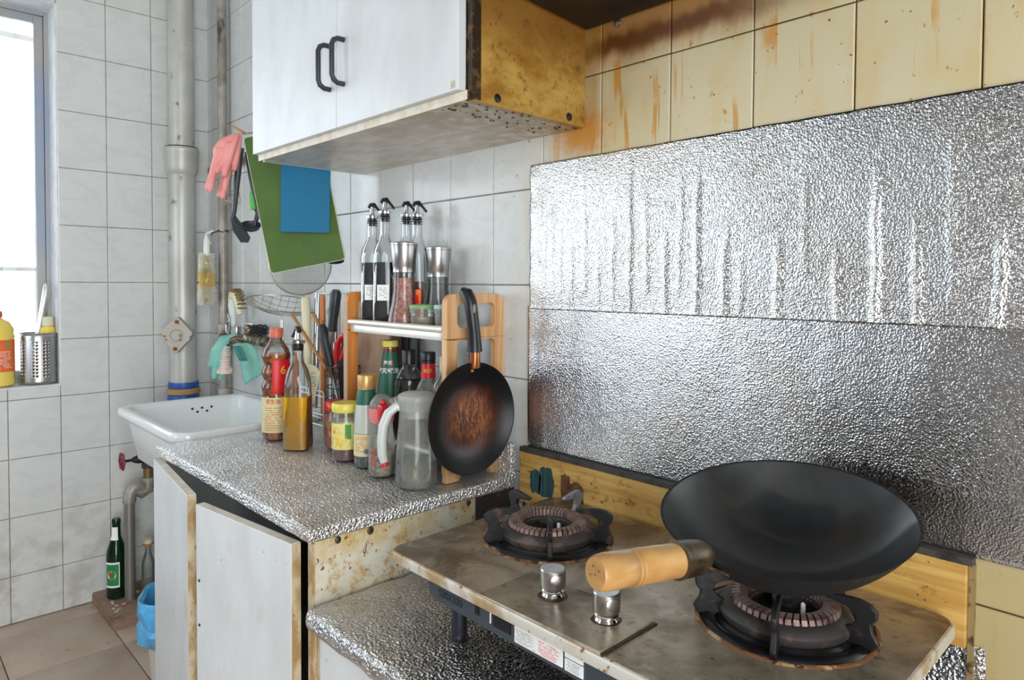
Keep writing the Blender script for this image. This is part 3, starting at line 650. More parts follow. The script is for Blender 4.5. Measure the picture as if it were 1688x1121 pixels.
for (px, py, r) in ((.0, .062, .013), (-.050, .012, .014), (-.044, -.012, .012), (0, -.062, .013), (.044, -.012, .012), (.050, .012, .014)):
    a0 = atan2(py, px)
    for i in range(-3, 4):
        a = a0+i*.35; poly.append((px*.86+r*cos(a), py*.86+r*sin(a)))
from functools import reduce
poly.sort(key=lambda p: atan2(p[1], p[0]))
hp = part('inspection_cover', G().prism(poly, -.016, .010, mp), 'rust', bp, bev=.002, label='diamond-shaped inspection cover plate')
part('cover_ring', G().lathe([(.018, .010), (.0215, .014), (.0225, .014), (.024, .010)], 28, mp, cap=(False, False)), 'rust', hp)
for yy in (.05, -.05): part('bolt', G().lathe([(0, .018), (.006, .018), (.0075, .015), (.0075, .009)], 6, mp @ T(0, yy, 0)), 'rustnut', hp)
part('blue_tape', G().lathe([(.0478, .762), (.053, .764), (.054, .775), (.052, .783), (.0475, .784)], 32), 'bluetape', bp)
part('clay_band', G().lathe([(.048, .738), (.058, .74), (.059, .752), (.056, .760), (.0478, .7615)], 32), 'oldtape', bp)
part('blue_tape', G().lathe([(.0478, .70), (.058, .702), (.056, .72), (.053, .737), (.0478, .7375)], 32), 'bluetape', bp)
sp = thing('water_pipe', 'thin stained grey water pipe next to the thick drain pipe', 'pipe', (.232, -.032, 0))
part('pipe', G().tube([(0, 0, 0), (0, 0, 2.6)], .0165, 20), 'pipe_small', sp)
part('tee_joint', G().lathe([(.0165, .905), (.021, .908), (.022, .925), (.0195, .93), (.0195, .985), (.022, .99), (.022, 1.005), (.0165, 1.008)], 20), 'rust', sp)
part('branch', G().tube([(0, 0, .965), (.03, -.004, .965), (.062, -.008, .965)], [.018, .0175, .0175], 16).tube([(.05, -.006, .965), (.32, -.018, .968)], .0125, 14), 'darksteel', sp)
part('joint', G().lathe([(.0165, .735), (.021, .738), (.021, .76), (.0165, .765)], 20), 'rust', sp)
part('wire_tie', G().tube([(.018*cos(a), .018*sin(a), 1.352+.004*sin(3*a)) for a in [i*.5 for i in range(13)]], .0022, 6).tube([(0, -.018, 1.352), (-.03, -.03, 1.345), (-.045, -.025, 1.338)], .002, 6), 'greasegrime', sp)
# tap on the branch
tp = thing('water_tap', 'old corroded brass tap with a silver lever over the sink', 'tap', (.505, -.052, .965))
part('tap_body', G().lathe([(.012, -.03), (.018, -.028), (.019, -.01), (.022, .0), (.02, .016), (.013, .022), (.013, .036), (.017, .038), (.017, .046), (.009, .05)], 20).tube([(0, 0, 0), (.05, .004, .002), (.11, .01, .0)], [.018, .016, .019], 14).tube([(.11, .01, 0), (.15, .015, 0)], [.02, .014], 6), 'darksteel', tp)
part('spout', G().tube([(0, 0, .0), (-.02, -.025, .004), (-.045, -.05, -.004), (-.05, -.058, -.02)], [.015, .013, .013, .014], 14), 'darksteel', tp)
part('lever', G().rbox(-.028, .03, -.006, .006, .052, .060, .003, .01).ell((.036, 0, .056), (.012, .012, .008)), 'chrome', tp, label='silver lever')
g = G(); prof = [(.015, -.02)]
for k in range(7): prof += [(.0175, -.024-.009*k), (.0175, -.028-.009*k), (.0145, -.030-.009*k)]
prof += [(.016, -.086), (.024, -.100), (.028, -.108), (.028, -.114), (.02, -.116)]
part('nozzle', G().lathe(prof, 22, T(-.052, -.06, 0)), pbr('pinkish_white_plastic', hexc(230, 208, 200), .4, spots=[(60, .5, .65, hexc(222, 150, 130))]), tp, label='ribbed flexible plastic nozzle')
def frizz(n_, R_, r, seed, sq=(1, 1, 1)):
    rnd = random.Random(seed); g = G()
    for i in range(n_):
        p = Vector((rnd.gauss(0, 1), rnd.gauss(0, 1), rnd.gauss(0, 1))).normalized()*R_*rnd.uniform(.6, 1); q = Vector((rnd.gauss(0, 1), rnd.gauss(0, 1), rnd.gauss(0, 1))).normalized()
        pts = []
        for k in range(5): pts.append((p.x*sq[0], p.y*sq[1], p.z*sq[2])); p = (p+q*.012); q = (q+Vector((rnd.gauss(0, .6), rnd.gauss(0, .6), rnd.gauss(0, .6)))).normalized(); p = p if p.length < R_*1.1 else p*.9
        g.tube(pts, r, 4, cap=False)
    return g
sb = thing('scouring_pad', 'black wire scouring pad lying on the tap', 'scourer', (.618, -.062, 1.004))
part('pad', G().ell((0, 0, 0), (.03, .024, .012)), 'scourer', sb)
part('wires', frizz(150, .034, .0009, 5, (1.1, .8, .5)), 'scourer', sb, stuff=True)
# ================================================================== SINK
SX0, SX1, SY0, SY1, SZ = .40, .972, -.440, -.016, .770
sk = thing('sink', 'white ceramic sink with rolled rim under the tap', 'sink', ((SX0+SX1)/2, (SY0+SY1)/2, 0))
def loops(specs, k=8):
    g = G(); n_ = None; vs = []; fs = []
    for (w_, h_, r, z) in specs:
        L = rrect(w_, h_, r, k); n_ = len(L); vs += [(x, y, z) for x, y in L]
    for i in range(len(specs)-1):
        for j in range(n_): fs.append((i*n_+j, i*n_+(j+1) % n_, (i+1)*n_+(j+1) % n_, (i+1)*n_+j))
    fs.append(tuple(range((len(specs)-1)*n_, len(specs)*n_))); fs.append(tuple(reversed(range(n_))))
    return g.add(vs, fs)
W_, H_ = SX1-SX0, SY1-SY0
part('basin', loops([(W_-.16, H_-.12, .05, .605), (W_-.115, H_-.075, .06, .618), (W_-.07, H_-.045, .05, SZ-.045), (W_-.06, H_-.04, .05, SZ-.035), (W_-.008, H_-.006, .05, SZ-.03), (W_, H_, .05, SZ-.02), (W_, H_, .05, SZ-.008), (W_-.006, H_-.006, .048, SZ-.002), (W_-.016, H_-.016, .045, SZ),
      (W_-.05, H_-.06, .045, SZ-.002), (W_-.062, H_-.072, .04, SZ-.008), (W_-.07, H_-.08, .04, SZ-.02), (W_-.11, H_-.10, .06, SZ-.13), (W_-.16, H_-.15, .06, SZ-.145)]), 'ceramic', sk, ang=60)
xo = -(W_-.074)/2
for i, (dy, dz) in enumerate(((-.048, 0), (-.024, 0.0), (0, 0), (-.036, -.012), (-.012, -.012))):
    part('overflow_hole', G().lathe([(0, 0), (.0042, 0), (.0042, .0006), (0, .0008)], 14, T(xo+.001-dz*.16, .075+dy*1.3, SZ-.032+dz) @ RY(90+9)), 'black', sk)
# ---- pipework below the sink, on a tiled plinth
pl = thing('floor_plinth', 'low brown tiled plinth on the floor in the corner', 'plinth', (0, 0, 0))
part('plinth_core', G().box(.004, .292, -.418, -.006, 0, .0275), 'slabside', pl)
part('tile', G().rbox(.004, .294, -.42, -.006, .0275, .034, .001, 1), 'slabside', pl)
for args in ((.002, .294, -.4225, -.4185, 0, .027), (.2925, .296, -.42, -.006, 0, .027)):
    part('tile', G().box(*args), 'slabside', pl, bev=.0008)
rnd = random.Random(9); g = G()
for i in range(12): g.box(-.004, .005, -.003, .004, 0, .002, T(rnd.uniform(.12, .24), rnd.uniform(-.40, -.36), .034) @ RZ(rnd.uniform(0, 180)))
part('plaster_chips', g, 'crumb', pl, stuff=True)
vp = thing('valve_pipe', 'grey supply pipe with a red hand valve below the sink', 'pipe', (.15, -.335, .034))
part('riser', G().tube([(0, 0, 0), (0, 0, .36)], .0175, 18), pbr('galvanised_pipe', hexc(140, 136, 132), .4, .6, bump=(40, .3, .001)), vp)
part('elbow', G().tube([(0, 0, .345), (0, .002, .375), (0, .012, .395), (0, .03, .402), (0, .045, .395), (0, .056, .38)], [.021, .022, .023, .023, .022, .021], 18).tube([(0, .022, .385), (0, .040, .372), (0, .058, .385), (0, .062, .405), (0, .062, .425)], [.018, .021, .023, .024, .024], 18), 'pipe_small', vp)
part('upper_pipe', G().tube([(0, .062, .42), (0, .062, .46)], .016, 16), 'valve_brass', vp)
part('valve_body', G().tube([(0, .062, .46), (0, .062, .475), (0, .062, .49), (0, .062, .53), (0, .062, .55)], [.021, .022, .017, .021, .02], 8).tube([(0, .062, .495), (0, .03, .495), (0, .012, .495)], [.014, .016, .009], 12).tube([(0, .015, .495), (0, -.022, .495)], .005, 10), 'castiron', vp)
g = G(); mv = T(0, -.022, .495) @ RX(90)
g.tube([(.027*cos(a)*(1+.08*cos(6*a)), .027*sin(a)*(1+.08*cos(6*a)), 0) for a in [2*pi*i/36 for i in range(36)]], .0042, 8, mv, closed=True)
for i in range(3): g.tube([(.026*cos(2*pi*i/3+.3), .026*sin(2*pi*i/3+.3), 0), (0, 0, .001)], .0032, 6, mv)
part('hand_wheel', g, 'valve_red', vp, label='red hand wheel')
part('upper_riser', G().tube([(0, .062, .55), (0, .062, .60), (.06, .10, .66)], .014, 14), 'castiron', vp)
# ================================================================== BOTTLES (helpers)
def shrink(prof, t, ztop):
    out = []
    for (r, z) in prof:
        if z > ztop: break
        out.append((max(.001, r-t), max(z, prof[0][1]+t)))
    out.append((out[-1][0], ztop)); return out
def sqshape(zs_, p=4.0, blend=.02):
    def f(a, z):
        q = (abs(cos(a))**p+abs(sin(a))**p)**(-1/p); k = min(1, max(0, (zs_-z)/blend)); return 1+(q-1)*k
    return f
def pourer(parent, z, s=1.0, dirn=0, tall=.03):
    st = part('pourer', G().lathe([(.0125*s, z-.018), (.0125*s, z-.016), (.010*s, z-.015), (.0125*s, z-.012), (.0125*s, z-.010), (.010*s, z-.009), (.0125*s, z-.006), (.0125*s, z-.004), (.010*s, z-.003), (.010*s, z)], 18), 'black', parent)
    part('collar', G().lathe([(.009*s, z), (.0155*s, z), (.016*s, z+.002), (.016*s, z+.006), (.013*s, z+.008), (.008*s, z+.009)], 22), 'chrome', st)
    part('spout', G().lathe([(.007*s, z+.008), (.006*s, z+.012), (.0048*s, z+tall)], 14), 'chrome', st)
    c_, s_ = cos(dirn), sin(dirn)
    part('flip_cap', G().tube([(-.008*c_*s, -.008*s_*s, z+tall-.002), (-.003*c_*s, -.003*s_*s, z+tall+.005), (.004*c_*s, .004*s_*s, z+tall+.006), (.014*c_*s, .014*s_*s, z+tall-.004), (.024*c_*s, .024*s_*s, z+tall-.016)], [.0055*s, .006*s, .0055*s, .003*s, .003*s], 10), 'black', st)
RDIR = 0.75  # towards image right in plan
# golden square oil bottle in front
b = thing('oil_bottle', 'square clear bottle half full of golden oil at the front', 'bottle', (1.245, -.238, CZ))
sh = sqshape(.165, 5, .03); prof = [(.026, .001), (.030, .003), (.0315, .01), (.0315, .160), (.030, .178), (.024, .198), (.016, .213), (.0125, .222), (.0125, .250), (.0140, .252), (.0140, .257)]
part('glass_body', G().lathe(prof, 48, sh=sh, cap=(True, False)), 'glass', b, rot=(0, 0, radians(42)))
part('oil', G().lathe(shrink(prof, .002, .132), 48, sh=sh), 'oil', b, rot=(0, 0, radians(42)), label='golden cooking oil')
pourer(b, .262, 1.15, RDIR+2.4, .03)
# big amber oil bottle with a red label
b = thing('oil_bottle', 'big amber oil bottle with grip waves and a red label', 'bottle', (1.112, -.232, CZ), 15)
prof = [(.026, .001), (.033, .006), (.036, .02), (.0365, .115), (.034, .122), (.036, .128), (.038, .14), (.033, .152), (.030, .158), (.036, .170), (.037, .180), (.031, .194), (.030, .200), (.035, .212), (.036, .222), (.031, .238), (.022, .252), (.0155, .262), (.0145, .272)]
# recompute with the waves only on the gripping side
def wavy(a, z): return 1
part('plastic_body', G().lathe(prof, 40, cap=(True, False)), 'glass', b)
part('oil', G().lathe(shrink(prof, .0015, .226), 40), 'peanutoil', b, label='dark amber oil')
part('cap', G().lathe([(.0165, .268), (.0168, .270), (.0168, .29), (.0155, .292), (0, .2925)], 28), 'pinkcap', b)
lab = part('paper_label', G().lathe([(.0370, .024), (.0370, .115)], 28, cap=(False, False), a0=-2.6, a1=.9), 'label_cream', b, label='cream paper label with red print')
fn = cylmap(.0372, -.95, .066)
part('small_print', prints(G(), lambda x, y, d: fn(x, y-.006, d), .046, .062, 11, 3, .85, .35), 'ink_red', lab, stuff=True)
text('heading', '花生油', .013, 'ink_red', lab, lambda x, y, d: fn(x, y+.038, d), bold=.0003)
rl = part('red_label', G().lathe([(.0375, .126), (.0390, .135), (.0390, .205), (.0375, .212)], 16, cap=(False, False), a0=-.95, a1=.35), 'label_red', b, label='red panel label')
text('mark', '6', .03, 'ink_gold', rl, cylmap(.0392, -.25, .185), bold=.0004)
# jars on the worktop
b = thing('pickle_jar', 'glass jar with yellow lid and yellow fruit print', 'jar', (1.418, -.206, CZ))
prof = [(.024, .001), (.030, .005), (.0315, .014), (.0315, .098), (.029, .108), (.028, .112), (.028, .118)]
part('glass_body', G().lathe(prof, 40, cap=(True, False)), 'glass2', b); part('jam', G().lathe(shrink(prof, .0015, .03), 40), 'jam', b)
part('food', G().lathe(shrink(prof, .0018, .095)[3:] if False else [(.029, .0305), (.0295, .093)], 40), 'cream_cap', b)
part('lid', G().lathe([(.0285, .113), (.031, .114), (.0325, .118), (.0325, .130), (.030, .134), (0, .1345)], 40), 'yellow_cap', b, label='yellow screw lid')
lab = part('paper_label', G().lathe([(.0319, .03), (.0319, .09)], 30, cap=(False, False), a0=-2.9, a1=1.1), pbr('duck_jar_label', hexc(238, 226, 150), .45), b)
for (x, y, r, mt) in ((-.008, .012, .0095, 'label_yellow'), (.006, -.004, .014, 'label_yellow'), (-.014, -.014, .012, 'orange_cap'), (.012, -.018, .012, 'label_yellow'), (-.012, .010, .0038, 'label_orange')):
    fn = cylmap(.0322 if mt != 'label_orange' else .0326, -1.05, .06); g = G(); q = circle(r, 20, x, y); g.add([fn(px, py, .0) for px, py in q], [tuple(range(20))]); part('fruit_print', g, mt, lab)
fn = cylmap(.0323, -.35, .072); part('green_print', G().add([fn(x, y, 0) for x, y in ((-.007, -.016), (0, -.018), (.007, -.018), (.007, .016), (0, .016), (-.007, .016))], [(0, 1, 2, 3, 4, 5)]), pbr('leaf_green_print', hexc(70, 150, 60), .5), lab)
b = thing('chilli_jar', 'round jar with orange-red lid behind the yellow-lidded jar', 'jar', (1.312, -.165, CZ))
part('glass_body', G().lathe([(.022, .001), (.031, .008), (.034, .03), (.034, .07), (.030, .092), (.027, .1)], 36, cap=(True, False)), 'glass2', b)
part('food', G().lathe([(.02, .003), (.029, .009), (.032, .03), (.032, .07), (.029, .088)], 36), pbr('chilli_mix', hexc(232, 150, 30), .35, spots=[(40, .48, .56, hexc(214, 60, 20)), (46, .6, .68, hexc(70, 60, 40))]), b)
part('lid', G().lathe([(.028, .096), (.033, .097), (.034, .101), (.034, .114), (.031, .119), (0, .120)], 36), 'red_cap', b, label='orange-red lid')
# white-labelled bottle with gold cap
b = thing('sauce_bottle', 'slim bottle with tan cap, dark green neck and cream label', 'bottle', (1.500, -.202, CZ))
prof = [(.020, .001), (.0255, .004), (.027, .012), (.027, .075), (.0245, .12), (.0215, .152), (.0185, .170), (.0165, .176)]
part('glass_body', G().lathe(prof, 36, cap=(True, False)), 'glass2', b); part('vinegar', G().lathe(shrink(prof, .0015, .026), 36), 'soy', b)
part('neck_sleeve', G().lathe([(.0225, .142), (.0220, .152), (.0192, .170), (.0172, .174)], 32, cap=(False, False)), 'label_green', b, label='dark green neck sleeve')
part('cap', G().lathe([(.0185, .174), (.0192, .175), (.0192, .203), (.018, .206), (0, .2065)], 32), 'gold_cap', b)
part('clear_sleeve', G().lathe([(.0272, .078), (.0250, .12), (.0226, .141)], 32, cap=(False, False)), pbr('pale_glass', hexc(196, 200, 188), .25), b)
lab = part('paper_label', G().lathe([(.0274, .028), (.0274, .077)], 24, cap=(False, False), a0=-2.7, a1=.9), 'label_cream', b)
fn = cylmap(.0276, -.95, .055); part('small_print', prints(G(), fn, .03, .036, 8, 6, .8, .35), 'ink_red', lab, stuff=True)
part('round_mark', G().add([cylmap(.0277, -.55, .040)(x, y, 0) for x, y in circle(.006, 18)], [tuple(range(18))]), pbr('blue_mark', hexc(70, 130, 150), .5), lab)
# squeezy bottle with red cap
b = thing('squeeze_bottle', 'translucent squeeze bottle with red flip cap and red lettering', 'bottle', (1.588, -.218, CZ))
prof = [(.020, .001), (.0265, .005), (.0285, .014), (.0285, .05), (.0265, .08), (.0235, .105), (.0235, .122), (.0265, .136), (.0268, .148), (.024, .160), (.016, .170), (.010, .174)]
part('plastic_body', G().lathe(prof, 36), 'cloudy', b)
part('contents', G().lathe([(.016, .003), (.024, .007), (.026, .014), (.0262, .045), (.0258, .05)], 30), 'pepper', b, label='grey spice residue')
part('collar', G().lathe([(.0242, .116), (.0272, .134), (.0275, .147)], 32, cap=(False, False)), pbr('pink_tint_plastic', hexc(232, 130, 128), .3), b, label='pink band')
part('cap', G().rbox(-.009, .009, -.010, .010, .112, .158, .004, .01).ell((0, 0, .162), (.006, .006, .006)), 'red_pl', b, label='red flip cap', loc=(.026, -.0135, 0))
text('lettering', '味\n精\n鲜', .014, 'ink_red', b, cylmap(.0287, -1.25, .045))
# water jug
b = thing('water_jug', 'cloudy plastic water jug with grey-white handle and lid', 'jug', (1.697, -.207, CZ))
prof = [(.030, .001), (.038, .004), (.0415, .012), (.042, .03), (.0405, .075), (.0365, .12), (.035, .138), (.0345, .150), (.0355, .168)]
part('jug_body', G().lathe(prof, 44, cap=(True, False)), 'cloudy', b); part('water', G().lathe(shrink(prof, .0018, .055), 44), 'water', b)
part('lid', G().lathe([(.0338, .142), (.034, .150), (.0365, .168), (.038, .172), (.0385, .180), (.036, .186), (.028, .190), (0, .1915)], 44), thin('lid_plastic', (.96, .97, .94, 1), .9, .55, (.88, .89, .84, 1), .15), b)
part('spout', G().tube([(.0, 0, .0), (.012, 0, .012), (.016, 0, .022)], [.010, .012, .013], 12, Matrix.Rotation(-2.3, 4, 'Z') @ T(.028, 0, .158)), 'cloudy', b)
mj = Matrix.Rotation(-2.1, 4, 'Z')
hd_ = part('handle', G().tube([(.028, 0, .160), (.040, 0, .163), (.056, 0, .150), (.066, 0, .125), (.069, 0, .095), (.068, 0, .068), (.064, 0, .052)], [.009, .009, .0095, .0098, .0098, .0095, .008], 14, mj), 'grey_handle', b, label='grey-white curved handle')
part('handle_tip', G().ell((.0635, 0, .048), (.009, .0095, .006), mj), 'red_pl', hd_, label='red tip')
# ================================================================== BAMBOO RACK
RKX = 1.735; RZ0, RZ1 = CZ, 1.141
rk = thing('spice_rack', 'bamboo two-tier spice rack with white shelf crowded with bottles', 'rack', (0, 0, 0))
def rack_side(x0, x1, nm):
    yc, zc = -.081, (RZ0+.018+RZ1)/2; H2 = RZ1-RZ0-.018
    mm = basis((0, yc, 0), (0, 1, 0), (0, 0, 1), (1, 0, 0))
    def P(poly, cz): return poly
    o = part('side_frame', G(), 'bamboo', rk) if False else None
    g = G()
    # outline pieces bridged: upper window, lower window
    ow = .160
    up_o = rrect(ow, .092, .022, 6, 0, RZ1-.046); up_i = rrect(ow-.056, .050, .012, 6, 0.002, RZ1-.020-.025)
    # lower block has square outer corners
    lo_h = H2-.092; lo_c = RZ0+.018+lo_h/2
    lo_o = rrect(ow, lo_h, .0015, 6, 0, lo_c); lo_i = rrect(ow-.056, lo_h-.041, .012, 6, .002, lo_c+.0165)
    up_o = [(x, max(z, RZ1-.092)) if z > RZ1-.06 else ((1 if x > 0 else -1)*min(ow/2, abs(x)+(.022 if False else 0)), z) for x, z in up_o]
    q = []
    for (x, z) in up_o:
        if z < RZ1-.08: q.append(((ow/2 if x > 0 else -ow/2) if abs(x) > ow/2-.0221 else x, RZ1-.092))
        else: q.append((x, z))
    g.ring(q, up_i, x0, x1, mm); g.ring(lo_o, lo_i, x0, x1, mm)
    # feet
    for (a, b_) in ((-.078, -.045), (.045, .078)):
        g.add([(x, yc+y, z) for x in (x0, x1) for (y, z) in ((a if a < 0 else a-.008, RZ0+.0185), (b_ if a > 0 else b_+.008, RZ0+.0185), (b_, RZ0+.001), (a, RZ0+.001))], [(0, 1, 2, 3), (7, 6, 5, 4), (0, 4, 5, 1), (1, 5, 6, 2), (2, 6, 7, 3), (3, 7, 4, 0)])
    return part('side_frame', g, 'bamboo' if nm == 'R' else 'bamboo_orange', rk, bev=.0012)
rack_side(1.720, 1.735, 'R'); lf = rack_side(1.334, 1.349, 'L')
part('front_edge', G().box(1.3335, 1.3495, -.1625, -.161, RZ0+.02, RZ1-.024), 'palewood', rk)
SHZ = 1.066
part('shelf', G().rbox(1.350, 1.719, -.150, -.02, SHZ-.004, SHZ, .0015, .02), 'shelf', rk)
part('shelf_rail', G().tube([(1.350, -.154, SHZ+.002), (1.719, -.154, SHZ+.002)], .0075, 16), 'shelf', rk, label='white metal front rail')
part('shelf_lip', G().rbox(1.350, 1.719, -.153, -.149, SHZ-.022, SHZ-.004, .0015, .02), 'shelf', rk)
part('shelf', G().rbox(1.350, 1.719, -.150, -.02, .798, .802, .0015, .02), 'shelf', rk)
part('shelf_rail', G().tube([(1.350, -.154, .806), (1.719, -.154, .806)], .006, 14), 'shelf', rk)
# ---- top shelf: four dressing bottles
def dresser(x, y, label, lab=True, dark=True, h=.255, col='soy', full=.145, rz=40, k=1.25):
    b = thing('dressing_bottle', label, 'bottle', (x, y, SHZ+.0005), 0, 'pourer bottles on the rack')
    sh = sqshape(.17, 5, .03)
    prof = [(.018*k, .001), (.0205*k, .003), (.0215*k, .008), (.0215*k, .160), (.0205*k, .175), (.016, .196), (.0125, .206), (.0115, .215), (.0115, h-.012), (.0125, h-.010)]
    part('glass_body', G().lathe(prof, 40, sh=sh, cap=(True, False)), 'glass', b, rot=(0, 0, radians(rz)))
    if dark: part('sauce', G().lathe(shrink(prof, .0018, full), 40, sh=sh), col, b, rot=(0, 0, radians(rz)))
    if lab:
        l = part('paper_label', G().box(-.014, .014, -.0226*k, -.0221*k, .055, .092), 'label_w', b, rot=(0, 0, radians(rz)))
        part('small_print', prints(G(), lambda x, y, d: Vector((x, -.0229*k, .0735+y)), .018, .026, 6, 2, .7, .3), 'ink_grey', l, stuff=True)
    pourer(b, h-.002, 1.0, RDIR-.2, .028)
    return b
dresser(1.377, -.108, 'leftmost pourer bottle on the rack, with dark sauce and white label', rz=48)
dresser(1.438, -.112, 'second pourer bottle from the left, overlapping the leftmost one', h=.262, rz=48)
dresser(1.432, -.046, 'pourer bottle at the back, mostly hidden behind its neighbours', lab=False, h=.260, k=1.08)
dresser(1.490, -.056, 'rightmost pourer bottle on the rack, rising behind the salt mill', lab=False, col='brownsauce', full=.10, k=1.1)
# mills
def mill(x, y, z, label, fillm, fillh, h=.185):
    b = thing('spice_mill', label, 'mill', (x, y, z), 0)
    hb = h-.072
    prof = [(.034, .001), (.0375, .004), (.0375, .012), (.034, .03), (.028, .055), (.0245, .08), (.0235, hb+.012)]
    part('glass_body', G().lathe(prof, 36, cap=(True, False)), 'glass', b)
    if fillh: part('filling', G().lathe(shrink(prof, .002, fillh), 36), fillm, b)
    part('steel_head', G().lathe([(.0242, hb+.002), (.0255, hb+.003), (.0255, hb+.016), (.0262, hb+.017), (.0292, hb+.05), (.0310, h-.008), (.030, h-.007)], 40), 'steel', b, label='brushed steel grinding head')
    part('head_cap', G().lathe([(.0298, h-.0075), (.0314, h-.007), (.0314, h-.003), (.024, h), (.010, h+.002), (0, h+.002)], 40), 'steel', b)
    part('seam', G().lathe([(.0302, h-.0085), (.0309, h-.0083), (.0309, h-.0068), (.0302, h-.0066)], 40), 'black', b)
    return b
mill(1.520, -.114, SHZ+.0005, 'steel-topped mill full of pink salt in front', 'salt', .108, .190)
mill(1.570, -.056, SHZ+.0005, 'nearly empty steel-topped mill behind the pink salt mill', 'pepper', .006, .180)
b = thing('sauce_tube', 'slim orange-red sachet standing between the two mills', 'sachet', (1.556, -.100, SHZ))
part('sachet', G().rbox(-.008, .008, -.004, .004, 0, .083, .003, .01), 'label_orange', b); part('sauce_print', G().box(-.006, .006, -.0048, -.0041, .012, .07), 'label_red', b)
def tub(x, y, label, lid, r, h, fill):
    b = thing('spice_tub', label, 'tub', (x, y, SHZ+.0005), 0)
    part('plastic_body', G().lathe([(r*.86, .001), (r*.9, .003), (r*.93, h-.016), (r, h-.015), (r*1.02, h-.004)], 32, cap=(True, False)), 'cloudy', b)
    if fill: part('filling', G().lathe([(r*.82, .003), (r*.87, .005), (r*.88, h-.024)], 28), fill, b)
    part('lid', G().lathe([(r*.98, h-.006), (r*1.03, h-.005), (r*1.04, h), (r*.98, h+.003), (r*.5, h+.0045), (0, h+.0045)], 32), lid, b)
tub(1.602, -.124, 'clear tub with green lid at the front of the shelf', 'green_lid', .0265, .046, 'garlic')
tub(1.672, -.116, 'clear tub with pale blue lid next to the rack side', 'blue_lid', .022, .047, None)
# ---- lower shelf bottles
LSZ = .8025
b = thing('sauce_bottle', 'oyster sauce bottle with yellow cap and green label on lower shelf', 'bottle', (1.430, -.092, LSZ))
prof = [(.022, .001), (.029, .006), (.031, .02), (.031, .09), (.027, .13), (.021, .165), (.0165, .195), (.0155, .205)]
part('glass_body', G().lathe(prof, 36), 'brownsauce', b)
part('cap', G().lathe([(.016, .206), (.0185, .207), (.0190, .210), (.0190, .219), (.0175, .222), (0, .2225)], 32), 'yellow_cap', b)
part('neck', G().lathe([(.0158, .196), (.0158, .2055)], 28, cap=(False, False)), 'copper', b)
lab = part('green_label', G().lathe([(.0313, .05), (.0313, .09), (.0274, .13), (.0214, .165), (.0170, .194)], 32, cap=(False, False)), 'label_green', b)
shf = lambda a, z: 1
rr_ = lambda z: .0214+(.165-z)*(.006/.035) if z < .165 else .0214-(z-.165)*(.0044/.029)
def cone(a0, z0, off=.0005):
    def f(x, y, d):
        z = z0+y; r = rr_(z)+off+d; a = a0+x/.021; return Vector((r*cos(a), r*sin(a), z))
    return f
fn = cone(-.85, .170); part('red_badge', G().add([fn(x, y, 0) for x, y in rrect(.024, .016, .004, 4)]+[fn(x, y, 0) for x, y in ((-.004, .009), (.004, .009), (0, .011))], [tuple(range(20))]), 'label_red', lab)
text('lettering', '海天', .0105, 'ink_white', lab, cone(-.85, .169, .0009), bold=.0003)
text('lettering', '海天蚝油', .0135, 'ink_white', lab, cone(-.85, .150), bold=.0003)
b = thing('soy_bottle', 'dark soy sauce bottle with black screw cap on lower shelf', 'bottle', (1.508, -.092, LSZ))
prof = [(.026, .001), (.033, .006), (.034, .02), (.034, .125), (.031, .142), (.022, .158), (.0165, .166), (.0145, .170)]
part('glass_body', G().lathe(prof, 36), 'glass', b); part('soy', G().lathe(shrink(prof, .002, .140), 36), 'soy', b)
part('cap', G().lathe([(.0150, .172), (.0165, .172), (.0165, .203), (.0155, .2045), (0, .205)], 28), 'black', b)
b = thing('soy_bottle', 'grey glass bottle with black cap and red neck label', 'bottle', (1.583, -.092, LSZ))
prof = [(.024, .001), (.030, .006), (.031, .02), (.031, .100), (.029, .118), (.022, .134), (.0155, .145), (.0145, .152), (.0135, .18)]
part('glass_body', G().lathe(prof, 36), 'glass2', b); part('soy', G().lathe(shrink(prof, .002, .080), 36), 'soy', b)
lab = part('neck_label', G().lathe([(.0172, .148), (.0150, .180)], 28, cap=(False, False)), 'label_red', b, label='red neck label')
text('lettering', '803', .0125, 'ink_gold', lab, cylmap(.0167, -.75, .164), bold=.0002)
part('cap', G().lathe([(.0142, .180), (.0165, .180), (.0165, .1865), (.0155, .187), (.0165, .188), (.0165, .203), (.015, .2055), (0, .206)], 28), 'black', b)
b = thing('vinegar_bottle', 'clear ribbed bottle with cream cap beside the rack side', 'bottle', (1.640, -.092, LSZ))
prof = [(.020, .001), (.026, .006), (.027, .02), (.027, .098)]+[(.027-.001*(k % 2), .1+.004*k) for k in range(8)]+[(.024, .138), (.016, .152), (.0115, .160), (.011, .168)]
part('glass_body', G().lathe(prof, 32), 'glass2', b); part('vinegar', G().lathe(shrink(prof, .002, .1), 32), pbr('pale_orange_liquid', hexc(206, 110, 50), .3), b)
part('cap', G().lathe([(.0085, .164), (.0095, .165), (.0095, .198), (.008, .2), (0, .2005)], 24), 'cream_cap', b)
b = thing('cooking_wine_bottle', 'bottle with amber-yellow cap in front of the oyster sauce', 'bottle', (1.458, -.166, CZ))
prof = [(.018, .001), (.0235, .005), (.0245, .015), (.0245, .12), (.021, .145), (.0135, .158), (.0125, .17), (.0125, .186)]
part('glass_body', G().lathe(prof, 36), 'glass2', b); part('oil', G().lathe(shrink(prof, .002, .1), 36), 'oil', b)
part('cap', G().lathe([(.0138, .171), (.0148, .172), (.0148, .198), (.0135, .2005), (0, .201)], 28), 'orange_cap', b)
b = thing('glass_bottle', 'empty clear glass bottle neck seen through the rack side', 'bottle', (1.693, -.05, LSZ))
part('glass_body', G().lathe([(.018, .001), (.022, .006), (.022, .12), (.016, .16), (.0125, .17), (.0125, .21), (.0145, .213), (.0145, .222), (.012, .226)], 30, cap=(True, False)), 'glass2', b)
